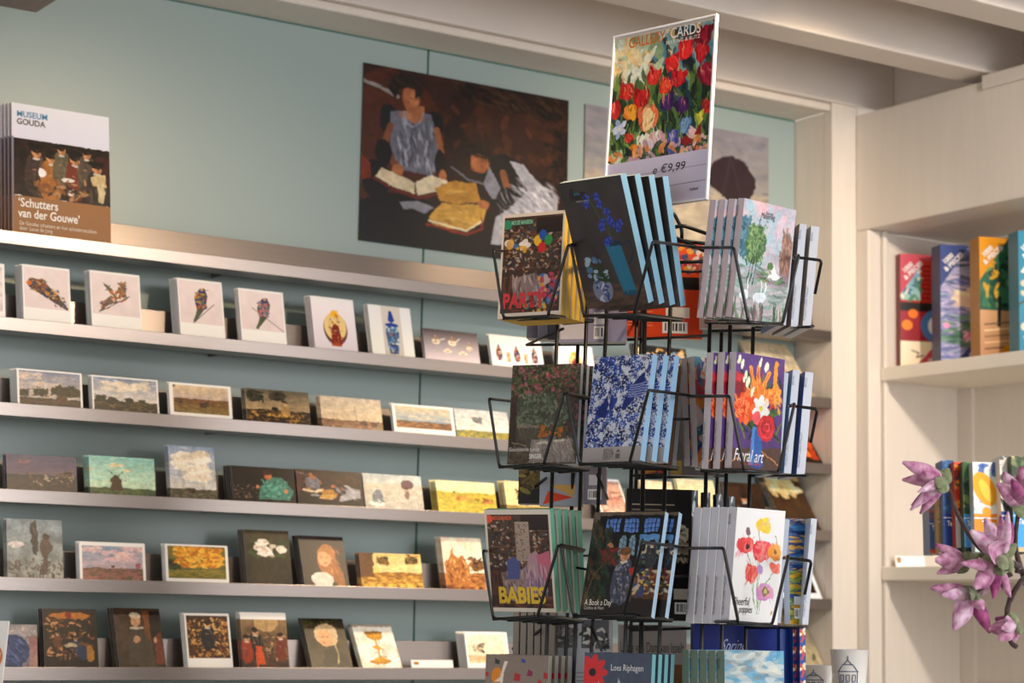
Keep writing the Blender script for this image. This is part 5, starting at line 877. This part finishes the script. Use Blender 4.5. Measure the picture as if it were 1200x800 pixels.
# tea towels on the lower shelf
def towel(cols, band, n=90):
    def f(A):
        A.g(cols[0], cols[-1]); A.d(n, 0, 0, 1, .62, .05, cols, 1.6)
        A.g(band, band, .58, .95); A.g('#e8ecf0', '#e8ecf0', .62, .63)
    return f
TW = [(1090, 1101, 556, ['#8c9cb8', '#5c6c8c', '#c85c38'], '#4c6ca0', 'narrow mixed-colour towel pack'), (1100, 1110, 550, ['#d8b078', '#c89c60'], '#c89858', 'sandy brown towel pack'),
      (1107, 1121, 539, ['#3c6ca0', '#5c8cb8', '#2c5080'], '#1f4c94', 'blue towel pack'), (1121, 1131, 541, ['#e05c34', '#e8a850', '#c8382c', '#3c3c44'], '#c8c4c0', 'orange-red patterned towel pack'),
      (1131, 1143, 541, ['#2c4c34', '#4c7048', '#7c9458', '#1c3428'], '#4c94c8', 'dark green towel pack'), (1143, 1173, 541, ['#dce4ec', '#3c64a8', '#e0e0d8', '#c0d4c8'], '#e8982c', 'white towel pack with a yellow tulip'),
      (1175, 1189, 534, ['#ece8e0', '#d8d4cc', '#3c3c40'], '#4c5cac', 'white towel pack'), (1189, 1207, 534, ['#3c4c34', '#6c7c54', '#2c3428', '#c8b890'], '#4ca4d8', 'olive towel pack')]
for k, (xl, xr, yt, cols, band, lab) in enumerate(TW):
    P = dep(xl, 654, 4.14-.025*k); P[2] = 1.3385; fr = frame(P, 4, 4)
    w_ = solve(P, fr[0], px=xr); h = solve(P, fr[2], py=yt)
    def pf(A, c=cols, b=band, kk=k):
        towel(c, b)(A)
        if kk == 5: A.e(.45, .3, .12, .2, '#e8a820', -25); A.e(.5, .32, .05, .14, '#f0c850', -25); A.e(.5, .55, .05, .05, '#e8a820')
    o = panel('tea_towel_pack', w_-.0008, h, .05, pf, [INK]+[edge(cols[0])]*4, None, mwof(P, fr), ppm=700, seed=50+k)
    tag(o, lab+' standing on the lower bookcase shelf', 'tea towel')
    if w_ > .018 and k != 3: text(o, 'Tea', w_*.3, h*.29, .014, '#eef0f4', width=w_*.55, bold=.0006)
P = on('X', 3.725, 1050, 663); P[2] = 1.3385; fr = frame(P, 10, 12)
o = panel('price_card', .078, .029, .0008, lambda A: (A.g('#f4f2ee', '#f2f0ea'), A.g('#a8782c', '#b88834', .15, .6, .05, .18), A.l([(.3,.7),(.7,.7)], .02, '#c8c4c0')), MEDGE, None, mwof(P, fr), seed=3)
tag(o, 'small white price card with a gold square on the lower bookcase shelf', 'card')

# mugs on a low ledge in front of the post
MUG = mat('white_porcelain', '#eeeae4', .25, var=.01)
Pz = dep(996, 815, 3.75)
plinth = MB().box((Pz[0]-.24, Pz[1]-.09, 0), (Pz[0]+.08, Pz[1]+.16, Pz[2]-.02)).build('display_plinth', CREAM, bevel=.004)
plinth.location = (0, 0, 0); tag(plinth, 'low cream plinth under the two white mugs, just below the frame', 'plinth')
def mug(xc, Z, ytop, label, rad, h):
    P = dep(xc, 815, Z); P[2] = Pz[2]-.0195
    o = MB().lathe([(0, 0), (rad*.78, 0), (rad*.8, .003), (rad, h), (rad*.94, h), (rad*.75, .006), (0, .006)], 48).build('porcelain_mug', MUG, None, Matrix.Translation(Vector(P)), smooth=True)
    # blue canal-house drawing as raised ink lines on the curved wall
    a0 = math.atan2(-P[1], -P[0])-.08; m = MB()
    def pt(u, v): a = a0+u/rad; r = rad*(.8+.2*v/h)+.0006; return (r*math.cos(a), r*math.sin(a), v)
    def ln(ps): 
        q = []
        for i in range(len(ps)-1):
            for t in np.linspace(0, 1, 5)[:-1]: q.append(pt(ps[i][0]*(1-t)+ps[i+1][0]*t, ps[i][1]*(1-t)+ps[i+1][1]*t))
        m.tube(q+[pt(*ps[-1])], .0008, 5)
    s = rad*.55; z0 = h*.15; z1 = h*.62
    ln([(-s, z0), (-s, z1), (s, z1), (s, z0), (-s, z0)]); ln([(-s, z1), (-s*.5, z1+h*.12), (s*.5, z1+h*.12), (s, z1)]); ln([(-s*.4, z1+h*.12), (0, z1+h*.2), (s*.4, z1+h*.12)])
    ln([(0, z1+h*.2), (0, z1+h*.27)])
    for i in (-.62, 0, .62):
        for z_ in (.45, .28): ln([(s*i-s*.16, h*z_), (s*i-s*.16, h*(z_+.11)), (s*i+s*.16, h*(z_+.11)), (s*i+s*.16, h*z_), (s*i-s*.16, h*z_)])
    ln([(-s, h*.42), (s, h*.42)]); ln([(-s*1.1, z1), (s*1.1, z1)])
    m.build('house_drawing', mat('blue_glaze', '#4c5c7c', .3), o, smooth=True)
    hd = MB(); ha = a0+1.9+math.pi*.5; hp = [(math.cos(ha)*q, math.sin(ha)*q, z_) for q, z_ in ((rad*.84, h*.25), (rad+.02, h*.3), (rad+.026, h*.5), (rad+.02, h*.72), (rad*.93, h*.78))]
    hd.tube(fillet(hp, .01), .004, 8); hd.build('handle', MUG, o, smooth=True)
    tag(o, label, 'mug')
mug(995.5, 3.75, 761, 'white mug with a blue canal-house drawing beside the post, the larger in view', .0345, (Pz[2]*0+abs(on('Y', dep(995,815,3.75)[1], 995, 761)[2]-(Pz[2]-.02))))
mug(955, 3.86, 779, 'second white mug with house drawing, left and partly behind the first', .0345, abs(on('Y', dep(955,815,3.86)[1], 955, 779)[2]-(Pz[2]-.02)))

# brochure holder cards at the lower left
P = dep(-30, 806, 3.9); 
fl = empty('leaflet_holder', (0, 0, 0)); fl.matrix_world = mwof(dep(-40, 830, 3.7), frame(0, -30, 5)); tag(fl, 'white leaflet holder with an orange logo disc at the lower left edge', 'leaflet holder')
def leaf(A): A.g('#ecebe8', '#e6e4e2')
pn = panel('leaflet', .08, .158, .002, leaf, MEDGE, fl, None, seed=2); pn.location = (0, 0, 0)
dsk = MB(); dsk.add([(.052+.0225*math.cos(t), -.0008, .093+.0225*math.sin(t)) for t in np.linspace(0, 2*math.pi, 33)[:-1]], [tuple(range(32))[::-1]]).build('orange_disc', mat('orange_ink', '#d8803c', .4), fl)
text(fl, 'MUSEUM\nTOUR', .038, .096, .0085, '#f4ece4', y=-.0016)
MB().box((-.01, -.001, -.01), (.16, .05, .0405)).build('holder_tray', mat('grey_holder', '#b8b4b0', .4), fl, bevel=.001)
MB().box((.125, -.003, .032), (.155, .02, .042)).build('yellow_strip', mat('yellow_label', '#e8b820', .4), fl)
MB().box((-.01, .0, -1.2), (.16, .05, -.0105)).build('holder_stand', mat('grey_holder', '#b8b4b0', .4), fl)

# ------------------------------------------------------------------ felt magnolia branch
def felt(name, c, c2, sc_=75):
    m = mat(name, c, .95, 0, .0, 10, spec=.1, bump=.5); nt = m.node_tree
    rp = [n for n in nt.nodes if n.type == 'VALTORGB'][0]; rp.color_ramp.elements[0].color = (*lin(c), 1); rp.color_ramp.elements[1].color = (*lin(c2), 1)
    [n for n in nt.nodes if n.type == 'TEX_NOISE'][0].inputs['Scale'].default_value = sc_; b = nt.nodes['Principled BSDF']; b.inputs['Sheen Weight'].default_value = .4; return m
PET = [felt('pink_felt', '#8c3464', '#e0acca'), felt('pale_pink_felt', '#a8608c', '#ecd0e2'), felt('deep_pink_felt', '#64184a', '#b85c90')]
LEAF = felt('green_felt', '#5c6444', '#8c9470'); BARK = felt('bark_felt', '#3a2c2c', '#5c4a48', 90)
mg = empty('magnolia_branch', (*dep(1262, 900, 3.0)[:2], 0)); tag(mg, 'felt magnolia branch with pink flowers reaching in from the right edge', 'flower branch'); bpy.context.view_layer.update()
minv = mg.matrix_world.inverted()
def MP(x, y, Z=3.0): return minv @ Vector(dep(x, y, Z))
def stem(pts, r0, r1):
    P = [MP(*p) for p in pts]; Q = []
    for i in range(len(P)-1):
        p0, p1, p2, p3 = P[max(i-1, 0)], P[i], P[i+1], P[min(i+2, len(P)-1)]
        for t in np.linspace(0, 1, 6)[:-1]: Q.append(.5*((2*p1)+(p2-p0)*t+(2*p0-5*p1+4*p2-p3)*t*t+(3*p1-p0-3*p2+p3)*t**3))
    Q.append(P[-1]); n = len(Q); rg = random.Random(n)
    MB().tube(Q, [(r0+(r1-r0)*i/(n-1))*(1+rg.uniform(-.1, .1)) for i in range(n)], 10).build('stem', BARK, mg, smooth=True)
vz = MP(1262, 900); 
stem([(1262,1000,3.0),(1250,860,3.0),(1225,740,3.0),(1200,672,3.0),(1172,655,3.0),(1146,640,3.0),(1122,602,3.0),(1112,572,3.0),(1106,562,3.0)], .0055, .0026)
stem([(1190,668,3.0),(1206,672,3.0),(1196,682,2.99),(1184,702,2.99),(1180,722,2.99),(1184,750,2.99),(1192,758,2.99)], .0045, .0038)
stem([(1215,720,3.02),(1193,655,3.02),(1190,630,3.0),(1193,603,3.0)], .0048, .003)
stem([(1196,664,2.99),(1180,656,2.98)], .004, .005)
def petal(base, d, L, Wd, side, cup, mt, par):
    d = Vector(d).normalized(); s = Vector(side); s = (s-d*s.dot(d)).normalized(); nrm = d.cross(s); NU, NV = 10, 8; top = []; bot = []
    for i in range(NU+1):
        u = i/NU; wv = Wd*(math.sin(math.pi*min(1, u*.93+.07)**.8)**.7)*.5
        if i == NU: wv = Wd*.08
        for j in range(NV+1):
            v = j/NV*2-1; c = cup*(v*v*wv*1.1 - L*.22*math.sin(math.pi*u*.9)); p = base+d*(L*u)+s*(wv*v)+nrm*c
            th = .0022*(1-v*v*.8)*(1-u*.4); top.append(p+nrm*th); bot.append(p-nrm*th)
    n = len(top); W_ = NV+1; f = []
    for i in range(NU):
        for j in range(NV):
            a = i*W_+j; f += [(a, a+1, a+W_+1, a+W_), (n+a, n+a+W_, n+a+W_+1, n+a+1)]
    for i in range(NU):
        for j in (0, NV): a = i*W_+j; b = a+W_; f.append((a, b, n+b, n+a) if j == 0 else (b, a, n+a, n+b))
    for j in range(NV):
        for i in (0, NU): a = i*W_+j; f.append((a+1, a, n+a, n+a+1) if i == 0 else (a, a+1, n+a+1, n+a))
    o = MB().add([tuple(p) for p in top+bot], f).build('petal', mt, par, smooth=True); o.modifiers.new('s', 'SUBSURF').levels = 1; o.modifiers['s'].render_levels = 1; return o
RVv, TVv, ZV = Vector(RV), Vector(TV), Vector((0, 0, 1))
def flower(bx, by, Z, petals, leaves):
    B = MP(bx, by, Z); fl_ = MB().lathe([(0, -.004), (.006, -.002), (.0085, .003), (.006, .008), (0, .01)], 12, c=tuple(B)).build('flower', LEAF, mg, smooth=True)
    for k, (tx, ty, w_, tz, cup, mi) in enumerate(petals):   # tip pixel, width, tip depth offset
        T_ = MP(tx, ty, Z+tz); d = T_-B; petal(B, d, d.length, w_/F*3.0, d.cross(TVv if abs(d.normalized().dot(TVv)) < .9 else ZV), cup, PET[mi], fl_)
    for tx, ty, w_, tz in leaves:
        T_ = MP(tx, ty, Z+tz); d = T_-B; o = petal(B-d*.15, d, d.length*1.1, w_/F*3.0, d.cross(TVv), .5, LEAF, fl_); o.name = 'leaf'
flower(1106, 562, 3.0, [(1056,541,20,-.03,.6,0), (1057,562,17,.02,.4,0), (1074,577,11,-.045,.5,1), (1066,598,13,-.01,.5,1), (1078,602,15,.01,.5,0), (1068,592,12,.03,.4,2)], [(1088,552,16,-.005), (1100,578,22,-.03), (1112,548,20,.01), (1096,570,20,-.035)])
flower(1200, 592, 3.0, [(1167,566,22,-.03,.6,0), (1176,553,22,.02,.6,1), (1196,546,20,.03,.5,0), (1184,560,18,-.045,.5,2), (1214,544,22,0,.6,0), (1222,566,22,-.03,.6,0)], [(1176,583,18,-.01), (1190,604,26,-.02), (1216,600,22,0)])
flower(1176, 652, 2.98, [(1136,621,22,-.01,.6,1), (1154,607,22,.02,.5,1), (1172,603,15,-.02,.5,0), (1181,598,13,-.035,.4,1), (1186,612,14,.02,.5,2), (1160,640,30,-.06,-.6,0)], [(1148,655,16,-.02), (1192,636,16,0), (1186,672,18,-.02), (1144,650,18,.02), (1172,668,22,-.04)])
flower(1133, 658, 3.0, [(1095,637,15,-.02,.5,0), (1094,656,24,-.045,.6,0), (1097,672,15,-.02,.5,0), (1100,648,18,.03,.5,1), (1106,662,20,.01,.5,2)], [(1130,646,20,-.02), (1120,672,18,-.01), (1148,648,16,-.03)])
flower(1168, 662, 2.985, [(1124,660,15,-.05,.5,0), (1141,690,24,-.03,.6,0), (1164,702,15,-.02,.5,2), (1184,700,14,0,.5,0), (1150,697,20,.02,.5,1)], [(1176,676,18,-.03), (1150,660,14,-.01)])
flower(1139, 696, 2.99, [(1089,688,20,-.01,.6,0), (1102,697,16,-.035,.5,1), (1117,739,24,-.02,.6,1), (1124,726,22,.02,.6,0), (1160,742,18,-.01,.5,2), (1152,716,18,-.04,.6,0)], [(1128,686,16,0), (1148,706,16,-.03), (1136,698,18,-.04)])
stem([(1139,696,2.99),(1158,684,3.0),(1186,672,3.0)], .0035, .004)
flower(1190, 733, 2.985, [(1158,738,20,-.01,.6,0), (1170,750,20,-.03,.6,0), (1178,722,16,-.02,.6,1), (1166,724,18,.02,.6,2), (1185,755,18,.01,.6,0), (1172,736,15,-.045,.6,1)], [(1182,716,16,-.02), (1196,744,14,-.02)])
vb = MP(1262, 1000); MB().lathe([(0, 0), (.09, 0), (.11, .1), (.12, .35), (.08, .6), (.045, vb.z-.02), (.05, vb.z+.01), (.044, vb.z+.01), (.04, vb.z-.02), (.0, vb.z-.04)], 32, c=(vb.x, vb.y, 0)).build('vase', MUG, mg, smooth=True)
